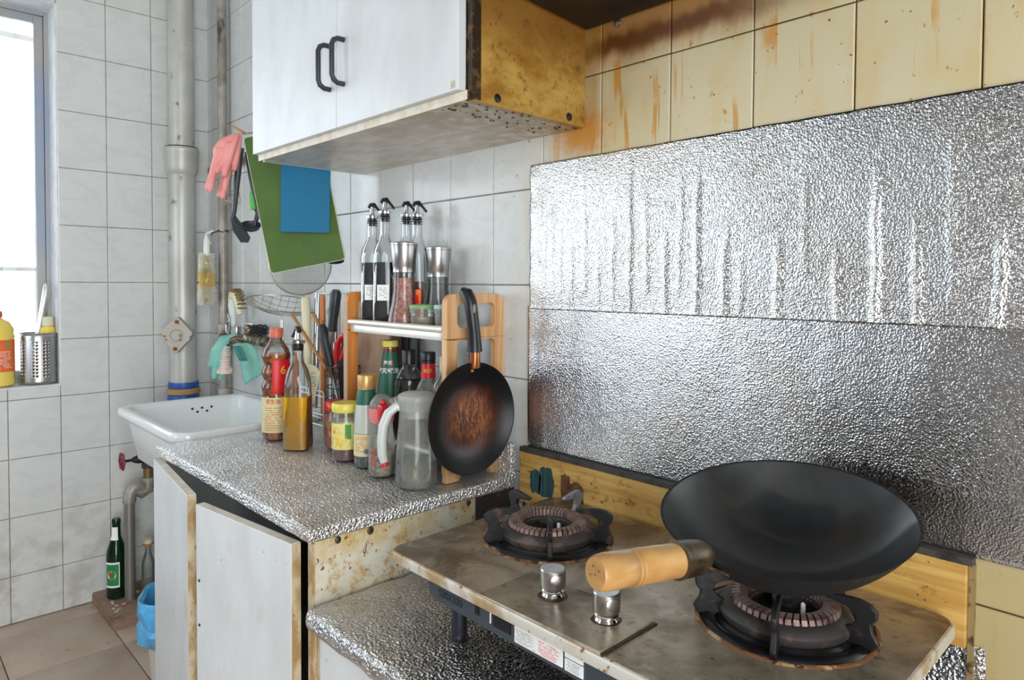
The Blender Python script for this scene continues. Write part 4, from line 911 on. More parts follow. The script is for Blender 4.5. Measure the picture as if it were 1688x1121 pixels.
# dark knives / trays behind the rack
b = thing('tray', 'dark trays standing upright behind the rack\'s left side', 'tray', (1.40, -.012, CZ+.001))
g = G(); 
for k in range(2): g.rbox(-.045+.044*k, -.007+.044*k, -.004, .004, 0, .33, .003, .05)
part('tray_body', g, 'charcoal', b)
tag(part('ribbed_tray', G().rbox(1.352, 1.366, -.045, -.010, .804, 1.05, .004, .03), pbr('brown_fabric', hexc(120, 84, 74), .6, var=(60, hexc(160, 130, 120)))), 'brown speckled narrow tray inside the rack left end', 'tray')
# ================================================================== PAN ON THE RACK
pn = thing('frying_pan', 'small black frying pan with burnt centre hanging on the rack side', 'pan', (1.782, -.128, .891))
mp_ = RY(90) @ I4
PR = .1135
pin = [(0, -.026), (.05, -.026), (.068, -.0245), (.085, -.018), (.100, -.008), (PR-.002, .0)]
part('pan_inside', G().lathe(pin, 64, mp_, cap=(False, False)), 'pan_in', pn, ang=60)
part('pan_outside', G().lathe([(0, -.0285), (.052, -.0285), (.070, -.027), (.087, -.0205), (.102, -.010), (PR, -.0005), (PR-.0005, .0012), (PR-.0022, .0003)], 64, mp_, cap=(False, False)), 'wok_out', pn, ang=60)
part('neck', G().tube([(-.002, .004, .104), (.0, .003, .114), (.002, .002, .13), (.002, .001, .142)], [.0115, .0115, .0105, .0105], 16), 'copper', pn, label='copper-coloured ferrule')
part('handle', G().tube([(.002, .001, .136), (.003, 0, .15), (.006, -.004, .175), (.007, -.010, .205), (.004, -.013, .235), (-.006, -.013, .252), (-.018, -.013, .256)], [.0155, .0145, .0125, .0125, .0135, .0125, .009], 16), 'black', pn, label='black plastic handle')
part('rivet', G().lathe([(0, .002), (.004, .0015), (.0045, 0)], 12, T(-.006, 0, .097) @ RY(70)), 'copper', pn)
part('hanging_hole', G().ell((.0175, -.0135, .222), (.003, .0035, .010)), pbr('handle_slot', hexc(150, 138, 110), .5), pn)
# ================================================================== STOVE
SXA, SXB, SYA, SYB, SPZ = 1.915, 2.602, -.424, -.026, .745
st = thing('gas_stove', 'two-burner stainless gas stove standing on the lower worktop', 'stove', ((SXA+SXB)/2, (SYA+SYB)/2, LZ))
cx, cy = (SXA+SXB)/2, (SYA+SYB)/2; off = T(-cx, -cy, -LZ)
def P3(o): o.matrix_parent_inverse = I4; return o
sw, shh = SXB-SXA, SYB-SYA
def plate_loops():
    L = lambda w_, h_, r, z: [(cx+x-0, cy+y, z) for x, y in rrect(w_, h_, r, 8)]
    seq = [L(sw-.006, shh-.006, .026, SPZ-.016), L(sw, shh, .028, SPZ-.015), L(sw, shh, .028, SPZ-.004), L(sw-.003, shh-.003, .027, SPZ-.001), L(sw-.008, shh-.008, .025, SPZ)]
    g = G(); n_ = len(seq[0]); g.v = [Vector(p) for s_ in seq for p in s_]
    for i in range(len(seq)-1):
        for j in range(n_): g.f.append((i*n_+j, i*n_+(j+1) % n_, (i+1)*n_+(j+1) % n_, (i+1)*n_+j))
    return g, n_, seq
g, n_, seq = plate_loops(); g.v = [off @ v for v in g.v]
part('plate_rim', g, 'stove_edge', st)
g2 = G(); g2.add([off @ Vector(p) for p in seq[-1]]+[off @ Vector((p[0], p[1], p[2]-.012)) for p in seq[-1]], [tuple(range(n_)), tuple(reversed(range(n_, 2*n_)))]+[(i, n_+i, n_+(i+1) % n_, (i+1) % n_) for i in range(n_)])
part('top_plate', g2, 'stove_top', st, label='stained stainless top plate')
def sb_(x0, x1, y0, y1, z0, z1): return (x0-cx, x1-cx, y0-cy, y1-cy, z0-LZ, z1-LZ)
# body: front face with rounded lower left corner
pts = [(2.000, .7285), (2.000, .705)]+[(2.000+.02-.02*cos(t), .705-.015*sin(t)) for t in [i*pi/12 for i in range(1, 7)]]+[(2.53, .685), (2.55, .705), (2.55, .7285)]
g = G(); k = len(pts)
g.add([(x-cx, -.402-cy, z-LZ) for x, z in pts]+[(x-cx, -.395-cy, z-LZ) for x, z in pts]+[(x-cx, -.06-cy, z-.02-LZ if z < .71 else z-LZ) for x, z in pts], [tuple(range(k)), tuple(reversed(range(2*k, 3*k)))]+[(i, k+i, k+(i+1) % k, (i+1) % k) for i in range(k)]+[(k+i, 2*k+i, 2*k+(i+1) % k, k+(i+1) % k) for i in range(k)])
bd = part('stove_body', g, 'stove_body', st, ang=30)
text('embossed_lettering', 'S30X330', .0150, 'stove_glass', bd, lambda x, y, d: Vector((2.052+x-cx, -.4025-cy-d, .7040+y-LZ)))
part('dark_slot', G().box(*sb_(2.108, 2.116, -.4032, -.4022, .702, .728)), 'stove_glass', bd); part('dark_panel', G().box(*sb_(2.145, 2.180, -.4032, -.4022, .6985, .728)), 'stove_glass', bd)
part('white_mark', G().box(*sb_(2.139, 2.1405, -.4034, -.4022, .7, .727)), 'label_w', bd)
l = part('paper_label', G().box(*sb_(2.188, 2.272, -.4036, -.4022, .6935, .7275)), 'label_w', bd, label='white instruction label with fine print')
part('small_print', prints(G(), lambda x, y, d: Vector((2.208+x-cx, -.4040-cy, .7040+y-LZ)), .034, .018, 9, 4, .85, .35, .002), 'ink_grey', l, stuff=True)
part('small_print', prints(G(), lambda x, y, d: Vector((2.250+x-cx, -.4040-cy, .7040+y-LZ)), .036, .018, 8, 5, .85, .4, .002), 'ink_red', l, stuff=True)
l = part('paper_label', G().box(*sb_(2.276, 2.305, -.4036, -.4022, .6930, .7080)), 'label_w', bd, label='small white rating label')
part('small_print', prints(G(), lambda x, y, d: Vector((2.2905+x-cx, -.4040-cy, .7005+y-LZ)), .022, .012, 6, 8, .85, .35, .002), 'ink_grey', l, stuff=True)
part('paper_label', G().box(*sb_(2.276, 2.305, -.4036, -.4022, .7095, .7275)), 'label_w', bd)
part('drip_tray', G().rbox(*sb_(2.02, 2.5, -.37, -.10, .672, .692), .004, .1), 'stove_glass', st)
for (x, y) in ((2.028, -.366), (2.50, -.366), (2.028, -.09), (2.50, -.09)):
    part('foot', G().lathe([(.011, .001), (.0125, .003), (.012, .07)], 16, T(x-cx, y-cy, 0)), 'black', st)
# control panel plate
cp = part('control_panel', G().add([(x-cx, y-cy, z-LZ) for (x, y, z) in ((2.136, -.4225, SPZ+.0002), (2.346, -.4225, SPZ+.0002), (2.346, -.318, SPZ+.0002), (2.136, -.318, SPZ+.0002), (2.1375, -.4215, SPZ+.0012), (2.3445, -.4215, SPZ+.0045), (2.3445, -.3195, SPZ+.0045), (2.1375, -.3195, SPZ+.0012))],
    [(0, 3, 2, 1), (4, 5, 6, 7), (0, 1, 5, 4), (1, 2, 6, 5), (2, 3, 7, 6), (3, 0, 4, 7)]), 'stove_top', st, label='plain raised control panel')
part('panel_seam', G().box(*sb_(2.345, 2.349, -.422, -.3185, SPZ, SPZ+.0025)).box(*sb_(2.22, 2.349, -.3185, -.315, SPZ, SPZ+.0015)), 'greasegrime', cp)
def knob(x, y, a):
    m = T(x-cx, y-cy, SPZ-LZ+.002)
    k = part('knob', G().lathe([(.0165, .014), (.0172, .0155), (.0172, .037), (.0160, .0385), (.0145, .0378)], 36, m).lathe([(0, .0366), (.0145, .0366), (.0147, .038)], 36, m), 'steel', st, label='silver burner knob')
    part('knob_base', G().lathe([(.015, 0), (.0155, .002), (.013, .006), (.0155, .008), (.0155, .010), (.011, .0145)], 32, m), 'chrome', k)
    part('knob_face', G().lathe([(0, .0372), (.0142, .0372), (.0144, .0366)], 32, m), 'stove_body', k)
    g = G(); q = circle(.008, 20)
    part('finger_dent', G().ell((0, 0, 0), (.0016, .0085, .0085), m @ Matrix.Rotation(a, 4, 'Z') @ T(.0164, 0, .027)), 'steel', k)
    part('grease', G().lathe([(.0145, 0), (.020, .0003), (.0185, .002), (.0145, .003)], 24, m, sh=lambda a_, z: 1+.15*noise.noise(Vector((cos(a_)*3, sin(a_)*3, x)))), 'greasegrime', k)
knob(2.212, -.356, -.55); knob(2.303, -.357, -.45)
# burners
armpoly = [(.078, .001), (.104, .000), (.110, .010), (.103, .022), (.101, .032), (.107, .040), (.108, .050), (.100, .058), (.088, .061), (.074, .0600), (.060, .0585), (.049, .0575), (.047, .0545), (.050, .0515), (.062, .049), (.074, .0475), (.083, .042), (.085, .034), (.080, .026), (.071, .021), (.066, .016), (.066, .009)]
def burner(x, y, rot, hot):
    b = part('burner', G().lathe([(.066, .001), (.074, .003), (.0785, .010), (.079, .016), (.075, .022), (.066, .0255), (.056, .026), (.052, .022), (.048, .010), (.030, .006), (0, .006)], 48, T(x-cx, y-cy, SPZ-LZ)), 'burnerbody', st)
    g = G(); nseg = 44; o_, i_ = .0625, .0425
    for k in range(nseg):
        a0 = 2*pi*(k+.08)/nseg; a1 = 2*pi*(k+.80)/nseg; tw = .10
        pts = []
        for (r, z, t) in ((o_+.002, .025, 0), (o_, .0315, 0), (.053, .0345, tw*.5), (i_+.002, .0315, tw), (i_, .022, tw)):
            pts += [(r*cos(a0+t), r*sin(a0+t), z), (r*cos(a1+t), r*sin(a1+t), z), (r*cos(a1+t), r*sin(a1+t), z-.005), (r*cos(a0+t), r*sin(a0+t), z-.005)]
        g.add(pts, [(4*q+e, 4*q+(e+1) % 4, 4*q+4+(e+1) % 4, 4*q+4+e) for q in range(4) for e in range(4)], T(x-cx, y-cy, SPZ-LZ))
    part('burner_cap', g, 'burnercap', b, ang=20, label='ribbed burner ring')
    part('cap_core', G().lathe([(.0640, .022), (.0615, .0275), (.053, .0308), (.0445, .0278), (.0425, .020)], 48, T(x-cx, y-cy, SPZ-LZ), cap=(False, False)), 'castiron', b)
    part('inner_burner', G().lathe([(.013, .006), (.0135, .022), (.016, .024), (.016, .029), (.012, .0315), (.004, .032), (.0, .030)], 28, T(x-cx+.001, y-cy+.002, SPZ-LZ)), 'castiron', b)
    part('igniter', G().lathe([(.003, .006), (.003, .028), (.001, .030)], 10, T(x-cx+.022, y-cy+.003, SPZ-LZ)), 'label_w', b, label='white ceramic igniter pin')
    part('drip_ring', G().lathe([(.070, .0012), (.074, .005), (.079, .006), (.083, .002), (.086, .005), (.091, .007), (.096, .006), (.100, .003), (.102, .0008)], 56, T(x-cx, y-cy, SPZ-LZ)), pbr('enamel_ring', hexc(26, 26, 30), .22, .2), b)
    part('rust_ring', G().lathe([(.1015, .0003), (.1035, .0026), (.106, .0022), (.108, .0002)], 56, T(x-cx, y-cy, SPZ-LZ), sh=lambda a_, z: 1+.02*noise.noise(Vector((cos(a_)*4, sin(a_)*4, x)))), 'rustring', b)
    for k in range(5):
        a = rot+2*pi*k/5
        m = T(x-cx, y-cy, SPZ-LZ+.003) @ Matrix.Rotation(a, 4, 'Z') @ basis((0, 0, 0), (1, 0, 0), (0, 0, 1), (0, -1, 0))
        wid = .0035
        part('pot_support', G().prism([(r_, z_*.9) for r_, z_ in armpoly], -wid, wid, m), 'armgrey' if k in hot else 'castiron', b, bev=.0015)
vdir = lambda x, y: atan2(-1.0179-y, 2.8216-x)
B1 = (2.060, -.205); B2 = (2.452, -.193)
burner(*B1, vdir(*B1)+.04, (2,)); burner(*B2, vdir(*B2)-.10, ())
# ================================================================== WOK
WR = .1465; wc = Vector((2.453, -.202, .8845)); wn = Vector((.039, -.191, 1)).normalized()
ax = Vector((1, 0, 0)); ax = (ax-wn*ax.dot(wn)).normalized(); ay = wn.cross(ax)
wk = thing('wok', 'black iron wok with wooden handle on the right burner', 'wok', wc)
mwk = basis((0, 0, 0), ax, ay, wn)
WD = .0785
def bowl(R_, D_, n_=18):
    rs = (R_*R_+D_*D_)/(2*D_); am = math.asin(R_/rs) if D_ < R_ else pi/2
    return [(rs*sin(am*i/n_), -D_+rs*(1-cos(am*i/n_))) for i in range(n_+1)]
part('wok_inside', G().lathe(bowl(WR-.002, WD-.0025), 96, mwk, cap=(False, False)), 'wok', wk, ang=80)
pr = bowl(WR, WD); part('wok_outside', G().lathe(pr+[(WR+.0012, .0012), (WR-.001, .0018), (WR-.0022, .0002)], 96, mwk, cap=(False, False)), 'wok_out', wk, ang=80)
th = radians(258); hu = ax*cos(th)+ay*sin(th)
hA = hu*WR; hE = hu*(WR+.146)+wn*.042; hd_v = (hE-hA).normalized(); hx = hd_v.cross(Vector((0, 0, 1))).normalized(); hy = hx.cross(hd_v)
mh_ = basis(hA, hx, hy, hd_v); HL = (hE-hA).length
part('ferrule', G().lathe([(.012, -.012), (.0185, .0), (.0195, .010), (.0205, .034), (.0212, .038), (.0195, .0385)], 32, mh_, sh=lambda a_, z: 1+.03*noise.noise(Vector((cos(a_)*2, sin(a_)*2, z*40)))), 'ferrule', wk, label='oily rolled-metal handle socket')
part('ferrule_tongue', G().add([mh_ @ Vector(p) for p in ((-.018, -.004, .004), (.018, -.004, .004), (.026, -.012, -.02), (-.026, -.012, -.02), (-.018, -.008, .004), (.018, -.008, .004), (.026, -.016, -.02), (-.026, -.016, -.02))], [(0, 1, 2, 3), (7, 6, 5, 4), (0, 4, 5, 1), (1, 5, 6, 2), (2, 6, 7, 3), (3, 7, 4, 0)]), 'ferrule', wk)
wh = part('wooden_handle', G().lathe([(.0165, .037), (.0182, .039), (.0186, .065), (.0186, .098), (.0180, .0990), (.0186, .1000), (.0186, .1040), (.0180, .105), (.0186, .106), (.0188, HL-.014), (.0180, HL-.005), (.0155, HL), (0, HL+.001)], 44, mh_), 'wood', wk, label='turned wooden handle')
for (u, v) in ((-.006, .004), (.003, .0065), (.006, -.003), (-.001, -.001)):
    part('end_hole', G().ell((u, v, HL+.0008), (.0011, .0011, .0009), mh_, 8, 5), 'brown_ink', wh)
# ================================================================== THINGS HUNG AT THE WALL CABINET'S LEFT END
vr = Vector((.6916, .7223, 0)); vf = Vector((-.7223, .6916, 0)); vu = Vector((0, 0, 1))
def face(o): return basis(o, vr, vu, -vf)           # local x = right, y = up, z = out towards the room
P3_ = Vector((1.150, -.052, 1.228))
cb = thing('cutting_board', 'large green plastic cutting board hanging askew below the wall cabinet', 'cutting board', P3_)
mb = face((0, 0, 0)) @ RZ(11.3)
part('board', G().prism(rrect(.205, .375, .008, 4, -.1025, .1875), -.0035, .0035, mb), 'board_green', cb, bev=.0008)
part('board_rim', G().ring(rrect(.2075, .3775, .009, 4, -.1025, .1875), rrect(.2052, .3752, .008, 4, -.1025, .1875), -.0042, .0042, mb), 'board_white', cb, label='pale rim')
bb = thing('cutting_board', 'small blue textured cutting board hanging in front of the green one', 'cutting board', P3_+vr*-.104+vu*.071-vf*.018)
part('board', G().prism(rrect(.133, .235, .006, 4, 0, .1175), -.0025, .0025, face((0, 0, 0)) @ RZ(-1)), 'board_blue', bb, bev=.0008)
hk = thing('hanging_hook', 'wooden clip hook at the cabinet end holding the gloves', 'hook', P3_+vr*-.29+vu*.352)
part('clip', G().rbox(-.017, .019, -.003, .003, -.003, .003, .001, .01, m=face((0, 0, 0)) @ RZ(-28)), 'stick', hk); part('hook_wire', G().tube([face((0, 0, 0)) @ Vector(p) for p in ((.004, -.002, 0), (.012, -.012, 0), (.03, -.01, .0), (.12, .0, -.0))], .0018, 6), 'wire', hk)
# strainer behind the boards
sv = thing('strainer', 'round fine-mesh strainer hanging behind the green board', 'strainer', P3_+vr*-.138+vu*-.012+vf*.045)
ms = face((0, 0, 0)); SR = .088
part('rim', G().tube([ms @ Vector((SR*cos(a), SR*sin(a), 0)) for a in [2*pi*i/48 for i in range(48)]], .0024, 8, closed=True), 'wire', sv)
g = G(); dm = lambda x, y: -.030*(1-(x*x+y*y)/(SR*SR))
for i in range(-20, 21):
    q = i*SR/20.5; L_ = sqrt(SR*SR-q*q)
    for sx in (0, 1):
        pts = [((q, L_*(-1+2*k/10)) if sx else (L_*(-1+2*k/10), q)) for k in range(11)]
        g.tube([ms @ Vector((x, y, dm(x, y))) for x, y in pts], .00055, 3, cap=False)
part('mesh', g, 'wire', sv, stuff=True)
part('handle', G().tube([ms @ Vector((0, SR, 0)), ms @ Vector((-.01, SR+.12, 0))], .004, 8), 'wire', sv)
bl = thing('black_ladle', 'dark rounded ladle head peeping out under the green board corner', 'ladle', P3_+vr*-.035+vu*-.004+vf*.03)
part('ladle_head', G().ell((0, 0, 0), (.026, .010, .014), ms), 'black', bl); part('handle', G().tube([ms @ Vector(p) for p in ((0, 0, 0), (-.01, .10, 0))], .005, 8), 'black', bl)
def hang(px, py, dz=0): return ms @ Vector((0, 0, 0))
H0 = P3_+vr*-.285+vu*.335
# pink gloves (several shapes fused)
def glove(name, label, loc, shapes, mat, vox=.0018):
    t = thing(name, label, 'gloves', loc)
    g = G()
    for kind, a in shapes:
        if kind == 't': g.tube([ms @ Vector(p) for p in a[0]], a[1], 12)
        else:
            g.ell((0, 0, 0), a[1], T(*(ms @ Vector(a[0]))) @ ms @ RZ(a[2] if len(a) > 2 else 0), 16, 10)
        if kind == 't':
            for p, r in zip((a[0][0], a[0][-1]), (a[1][0], a[1][-1])): g.ell(ms @ Vector(p), (r, r, r), n=12, k=8)
    o = part('glove', g, mat, t); q = o.modifiers.new('r', 'REMESH'); q.mode = 'VOXEL'; q.voxel_size = vox; q.use_smooth_shade = True
    q = o.modifiers.new('s', 'SMOOTH'); q.iterations = 2; q.factor = .5
    return t
def F(*p): return p
mm_ = 1.72/1000
def pp(x, y, z=0): return ((x-420)*mm_, (232-y)*mm_, z)
glove('rubber_gloves', 'pink rubber gloves hanging from the hook left of the green board', H0, [
    ('t', ([pp(419, 231), pp(408, 236), pp(396, 246), pp(388, 258)], [.006, .012, .020, .020])),
    ('t', ([pp(388, 258, .0), pp(380, 276), pp(374, 296), pp(367, 315)], [.016, .0105, .0092, .0078])),
    ('t', ([pp(392, 260, .012), pp(384, 280, .016), pp(379, 298, .014), pp(375, 318, .012)], [.016, .0105, .0092, .0080])),
    ('t', ([pp(404, 250, .010), pp(402, 264, .018), pp(395, 280, .022), pp(388, 290, .02)], [.014, .010, .0085, .0078])),
    ('t', ([pp(417, 234, .01), pp(412, 252, .018), pp(405, 276, .02), pp(399, 295, .018)], [.007, .010, .0095, .0085])),
    ('t', ([pp(419, 236, -.002), pp(415, 258, .002), pp(410, 284, .002)], [.006, .009, .0085])),
    ('t', ([pp(404, 262, -.006), pp(400, 285, -.004), pp(396, 305, -.002), pp(392, 329, 0)], [.010, .0088, .0085, .0072])),
    ('t', ([pp(398, 280, -.014), pp(390, 302, -.012), pp(384, 326, -.008)], [.008, .0072, .0068]))], 'pink')
def flat(name, label, cat, loc, parts_):
    t = thing(name, label, cat, loc)
    for nm, mat, kind, a in parts_:
        g = G()
        if kind == 't': g.tube([ms @ Vector(p) for p in a[0]], a[1], 10)
        else: g.prism([(p[0], p[1]) for p in a[0]], a[1], a[2], ms)
        part(nm, g, mat, t, bev=0 if kind == 't' else .001)
    return t
flat('turner', 'dark grey nylon turner hanging left of the green board', 'spatula', H0-vf*.0+vf*.012, [
    ('handle', 'charcoal', 't', ([pp(420, 250), pp(416, 262), pp(413, 290), pp(410, 320), pp(407, 350), pp(404, 362)], [.006, .0085, .0085, .007, .006, .006])),
    ('blade', 'charcoal', 'p', ([pp(401, 361), pp(408, 357), pp(424, 378), pp(432, 393), pp(429, 401), pp(417, 401), pp(404, 382)], -.002, .002)),
    ('blade_lip', 'charcoal', 't', ([pp(404, 361, .002), pp(410, 371, .003), pp(422, 379, .003), pp(430, 392, .002)], [.003, .003, .003, .003]))])
flat('slotted_spoon', 'black slotted spoon hanging between the turner and the green board', 'spoon', H0+vf*.03, [
    ('handle', 'black', 't', ([pp(424, 262), pp(428, 290), pp(434, 322)], [.005, .006, .006])), ('grip', 'green_pl', 't', ([pp(432, 318), pp(433, 330), pp(434, 347)], [.0085, .0095, .010])),
    ('neck', 'black', 't', ([pp(434, 340), pp(440, 352), pp(436, 372)], [.006, .006, .006]))])
sp_ = flat('soup_ladle', 'dark grey nylon ladle hanging behind the turner', 'ladle', H0+vf*.022, [('handle', 'charcoal', 't', ([pp(424, 256), pp(432, 300), pp(444, 350), pp(446, 362)], [.005, .006, .006, .006]))])
part('bowl', G().lathe([(0, -.016), (.012, -.0145), (.021, -.009), (.026, 0), (.0275, 0), (.022, -.011), (.012, -.017), (0, -.0185)], 28, ms @ T(*pp(432, 372, .004)) @ RX(-62) @ RY(10)), 'charcoal', sp_)
wb_ = thing('wire_basket', 'thin wire whisk hanging behind the pink gloves', 'whisk', H0+vf*.03)
g = G()
for (x0, x1) in ((386, 391), (394, 397), (402, 402), (410, 407)): g.tube([ms @ Vector(pp(*q)) for q in ((x1+6, 262), (x1, 300), (x0, 322), (x0+3, 336))], .0009, 5)
for y in (320, 336): g.tube([ms @ Vector(pp(398+13*cos(a), y+4*sin(a), .01*sin(a))) for a in [2*pi*i/20 for i in range(20)]], .001, 5, closed=True)
part('wires', g, 'wire', wb_)
# bottle brush tied to the water pipe
br = thing('bottle_brush', 'white and yellow bottle brush hanging from the thin water pipe', 'brush', (.225, -.090, 1.352))
part('handle', G().tube([(.015, .02, 0), (.008, .0, -.01), (.004, 0, -.04), (0, 0, -.09)], [.003, .006, .0115, .012], 12), pbr('translucent_white', hexc(232, 232, 226), .3), br)
part('hanging_loop', G().tube([(.008, 0, -.006), (.025, -.005, -.02), (.045, -.005, -.04), (.055, -.004, -.052)], .002, 6), 'wire_white', br)
def brushy(n_, z0, z1, r0, r1, seed, sz=.0012):
    rnd = random.Random(seed); g = G()
    for i in range(n_):
        z = rnd.uniform(z0, z1); a = rnd.uniform(0, 2*pi); r = r0+(r1-r0)*rnd.random(); d = rnd.uniform(-.012, .004)
        g.tube([(0, 0, z), (r*cos(a), r*sin(a), z+d)], [sz, sz*.7], 3, cap=False)
    return g
part('bristles', brushy(900, -.15, -.085, .024, .030, 1), 'bristle_w', br, stuff=True); part('yellow_bristles', brushy(900, -.205, -.14, .024, .031, 2), 'bristle_y', br, stuff=True, label='yellow middle bristles')
part('tip_bristles', brushy(1000, -.265, -.20, .02, .036, 3), 'bristle_w', br, stuff=True); part('core', G().tube([(0, 0, -.08), (0, 0, -.25)], .012, 12), 'bristle_y', br)
# scrub brush in its holder above the branch pipe
sc_ = thing('scrub_brush', 'white plastic scrub brush with brown bristles standing behind the branch pipe', 'brush', (.405, -.055, .975))
part('handle', G().tube([(-.02, 0, .0), (-.022, 0, .06), (-.03, 0, .105), (-.02, 0, .13)], [.010, .011, .016, .014], 12), 'jug_plastic', sc_)
part('head', G().tube([(-.045, 0, .118), (-.02, -.002, .142), (.01, -.002, .138), (.03, 0, .11), (.036, 0, .075)], [.010, .016, .017, .015, .010], 14), 'cream_cap', sc_)
g = G()
for i in range(9):
    t_ = i/8; a = radians(118-120*t_); c0 = Vector((.0, 0, .10)); p = c0+Vector((cos(a)*.040, 0, sin(a)*.044)); q = c0+Vector((cos(a)*.060, 0, sin(a)*.066))
    for dy in (-.010, -.003, .004, .011): g.tube([p+Vector((0, dy, 0)), q+Vector((0, dy*1.2, 0))], [.0022, .0030], 6)
part('bristles', g, 'bristle_b', sc_, label='brown bristle tufts')
ho = thing('brush_holder', 'clear hook and steel clips hanging beside the scrub brush', 'holder', (.400, -.075, .972))
part('clip', G().tube([(-.02, 0, .05), (-.004, -.006, .078), (.010, -.004, .06), (.006, 0, .03), (-.012, 0, .01)], .0035, 8).tube([(-.03, 0, .04), (-.018, -.004, .012), (-.005, 0, .03)], .003, 8), 'chrome', ho)
part('cup', G().lathe([(.014, .0), (.016, .035), (.017, .036)], 20, T(.035, .01, .0)), 'steel', ho)
# teal glove draped over the branch pipe
def q2(x, y, z=0): return ((x-395)*1.0/1000*2.22, (560-y)*2.22/1000, z)
M['teal_in'] = pbr('teal_rubber_dark', hexc(44, 130, 128), .5)
glove('rubber_glove', 'pale teal rubber glove draped over the tap pipe', (.455, -.092, .963), [
    ('t', ([q2(402, 556, .0), q2(388, 560, .01), q2(376, 578, .012), q2(368, 596, .012)], [.014, .022, .024, .012])),
    ('t', ([q2(384, 566, .015), q2(376, 590, .018), q2(372, 616, .018)], [.02, .014, .0095])),
    ('t', ([q2(388, 572, .012), q2(384, 596, .014), q2(383, 614, .012)], [.018, .012, .009])),
    ('t', ([q2(388, 580, .0), q2(378, 600, .002), q2(377, 619, .0)], [.018, .011, .0085])),
    ('t', ([q2(376, 578, .004), q2(366, 590, .004), q2(363, 600, .004)], [.016, .010, .0085]))], 'teal', .0028)
cf = thing('glove_cuff', 'teal glove cuff hanging open to the right of the tap nozzle', 'glove', (.505, -.095, .95))
part('cuff', G().patch(lambda u, v: tuple(ms @ Vector(((u-.2)*.06+v*.052+.006*sin(v*5), -v*.135+.030*u*v+.01*u, .008*sin(u*6)+.010*v))), 14, 14), 'teal', cf, solid=.0015)
part('cuff_inside', G().patch(lambda u, v: tuple(ms @ Vector(((u-.2)*.028+v*.02+.002, -v*.05-.002, .004*sin(u*6)+.016))), 8, 8), 'teal_in', cf, solid=.001)
# ================================================================== UTENSILS
ub = thing('utensil_basket', 'black wire utensil basket filled with sticks and scissors', 'basket', (1.178, -.075, CZ))
g = G(); BR = .052
for z in (.012, .035, .06, .10, .13, .16, .186): g.tube([(BR*cos(a), BR*sin(a)*.8, z) for a in [2*pi*i/28 for i in range(28)]], .0014 if z < .18 else .002, 5, closed=True)
for i in range(14):
    a = 2*pi*i/14; g.tube([(BR*cos(a), BR*sin(a)*.8, z) for z in (.012, .186)], .0012, 5)
part('wire_cage', g, 'castiron', ub)
part('basket_base', G().lathe([(0, .002), (BR*.95, .002), (BR*.95, .012), (0, .012)], 24, sh=None), 'black', ub)
tr = thing('wire_rack', 'tall white wire frame holding utensils behind the oil bottles', 'rack', (1.03, -.06, CZ))
g = G(); fr = [(-.105, 0, 0), (-.105, 0, .37), (-.098, 0, .378), (.098, 0, .380), (.105, 0, .37), (.105, 0, 0)]
g.tube(fr, .0028, 8).tube([(p[0], -.05, p[2]*.30) for p in fr], .0025, 8)
for z in (.1, .05, .02): g.tube([(-.105, 0, z), (-.105, -.05, z), (.105, -.05, z), (.105, 0, z), (-.105, 0, z)], .0018, 6)
g.tube([(-.105, 0, .335), (-.12, -.012, .340), (-.135, -.02, .348)], .0028, 6).tube([(.04, 0, .335), (.075, -.02, .335), (.085, -.028, .325)], .0028, 6)
part('frame', g, 'wire_white', tr)
def stick(name, label, cat, p0, p1, r, mat, group=None, extra=None):
    t = thing(name, label, cat, p1)
    d = Vector(p0)-Vector(p1)
    part('stick' if cat == 'chopstick' else 'handle', G().tube([(0, 0, 0), d*.04, d*.5, d*.97, d], [r[0]*.7, r[0], (r[0]+r[1])/2, r[1], r[1]*.8], 10), mat, t)
    if extra: extra(t, d)
    return t
yy = -.085
stick('chopstick', 'pale wooden chopstick leaning far left in front of the basket', 'chopstick', (.936, yy-.02, 1.073), (1.150, -.09, .90), (.0042, .0048), 'stick')
stick('chopstick', 'brown chopstick leaning left behind the black knife handle', 'chopstick', (1.03, yy, 1.075), (1.19, -.07, .90), (.004, .0055), 'stick')
stick('chopstick', 'shorter brown stick just right of the leaning brown chopstick', 'chopstick', (1.078, yy, 1.055), (1.185, -.065, .86), (.004, .0055), 'stick')
stick('skewer', 'thin red-brown stick leaning right behind the red scissors', 'stick', (1.205, -.075, 1.082), (1.145, -.08, .88), (.0025, .0035), 'redstick')
stick('wooden_spatula', 'long orange-brown wooden spatula handle standing in the wire frame', 'spatula', (1.058, -.07, 1.128), (1.062, -.07, .77), (.008, .0075), 'orangewood')
stick('steel_spoon', 'steel ladle handle standing beside the wooden spatula', 'ladle', (1.098, -.05, 1.125), (1.10, -.06, .80), (.006, .006), 'steel')
stick('steel_knife', 'grey-blue steel knife handle in the wire frame', 'knife', (1.005, -.055, 1.135), (1.01, -.07, .80), (.009, .010), 'steel')
stick('rolling_pin', 'bleached wooden stick with a curved worn top', 'stick', (.985, -.085, 1.12), (1.02, -.09, .80), (.008, .014), 'cream_cap')
def knife(name, label, p0, p1, rad, tilt=0):
    t = thing(name, label, 'knife', p1); d = Vector(p0)-Vector(p1)
    part('handle', G().tube([(0, 0, 0), d*.25, d*.6, d*.9, d], [rad*.8, rad*.85, rad, rad*1.05, rad*.7], 12), 'charcoal', t); part('blade', G().tube([(0, 0, 0), d*-.8], [rad*.7, rad*.25], 6), 'steel', t)
knife('kitchen_knife', 'upright knife with thick dark handle in front of the basket', (1.098, -.095, 1.046), (1.135, -.088, .935), .0135)
knife('kitchen_knife', 'knife with tall dark handle rising highest behind the basket', (1.152, -.08, 1.143), (1.128, -.08, 1.03), .0145)
ks = thing('paring_knife_sheath', 'cream printed knife sheath pointing down in front of the basket', 'knife', (1.118, -.135, .94))
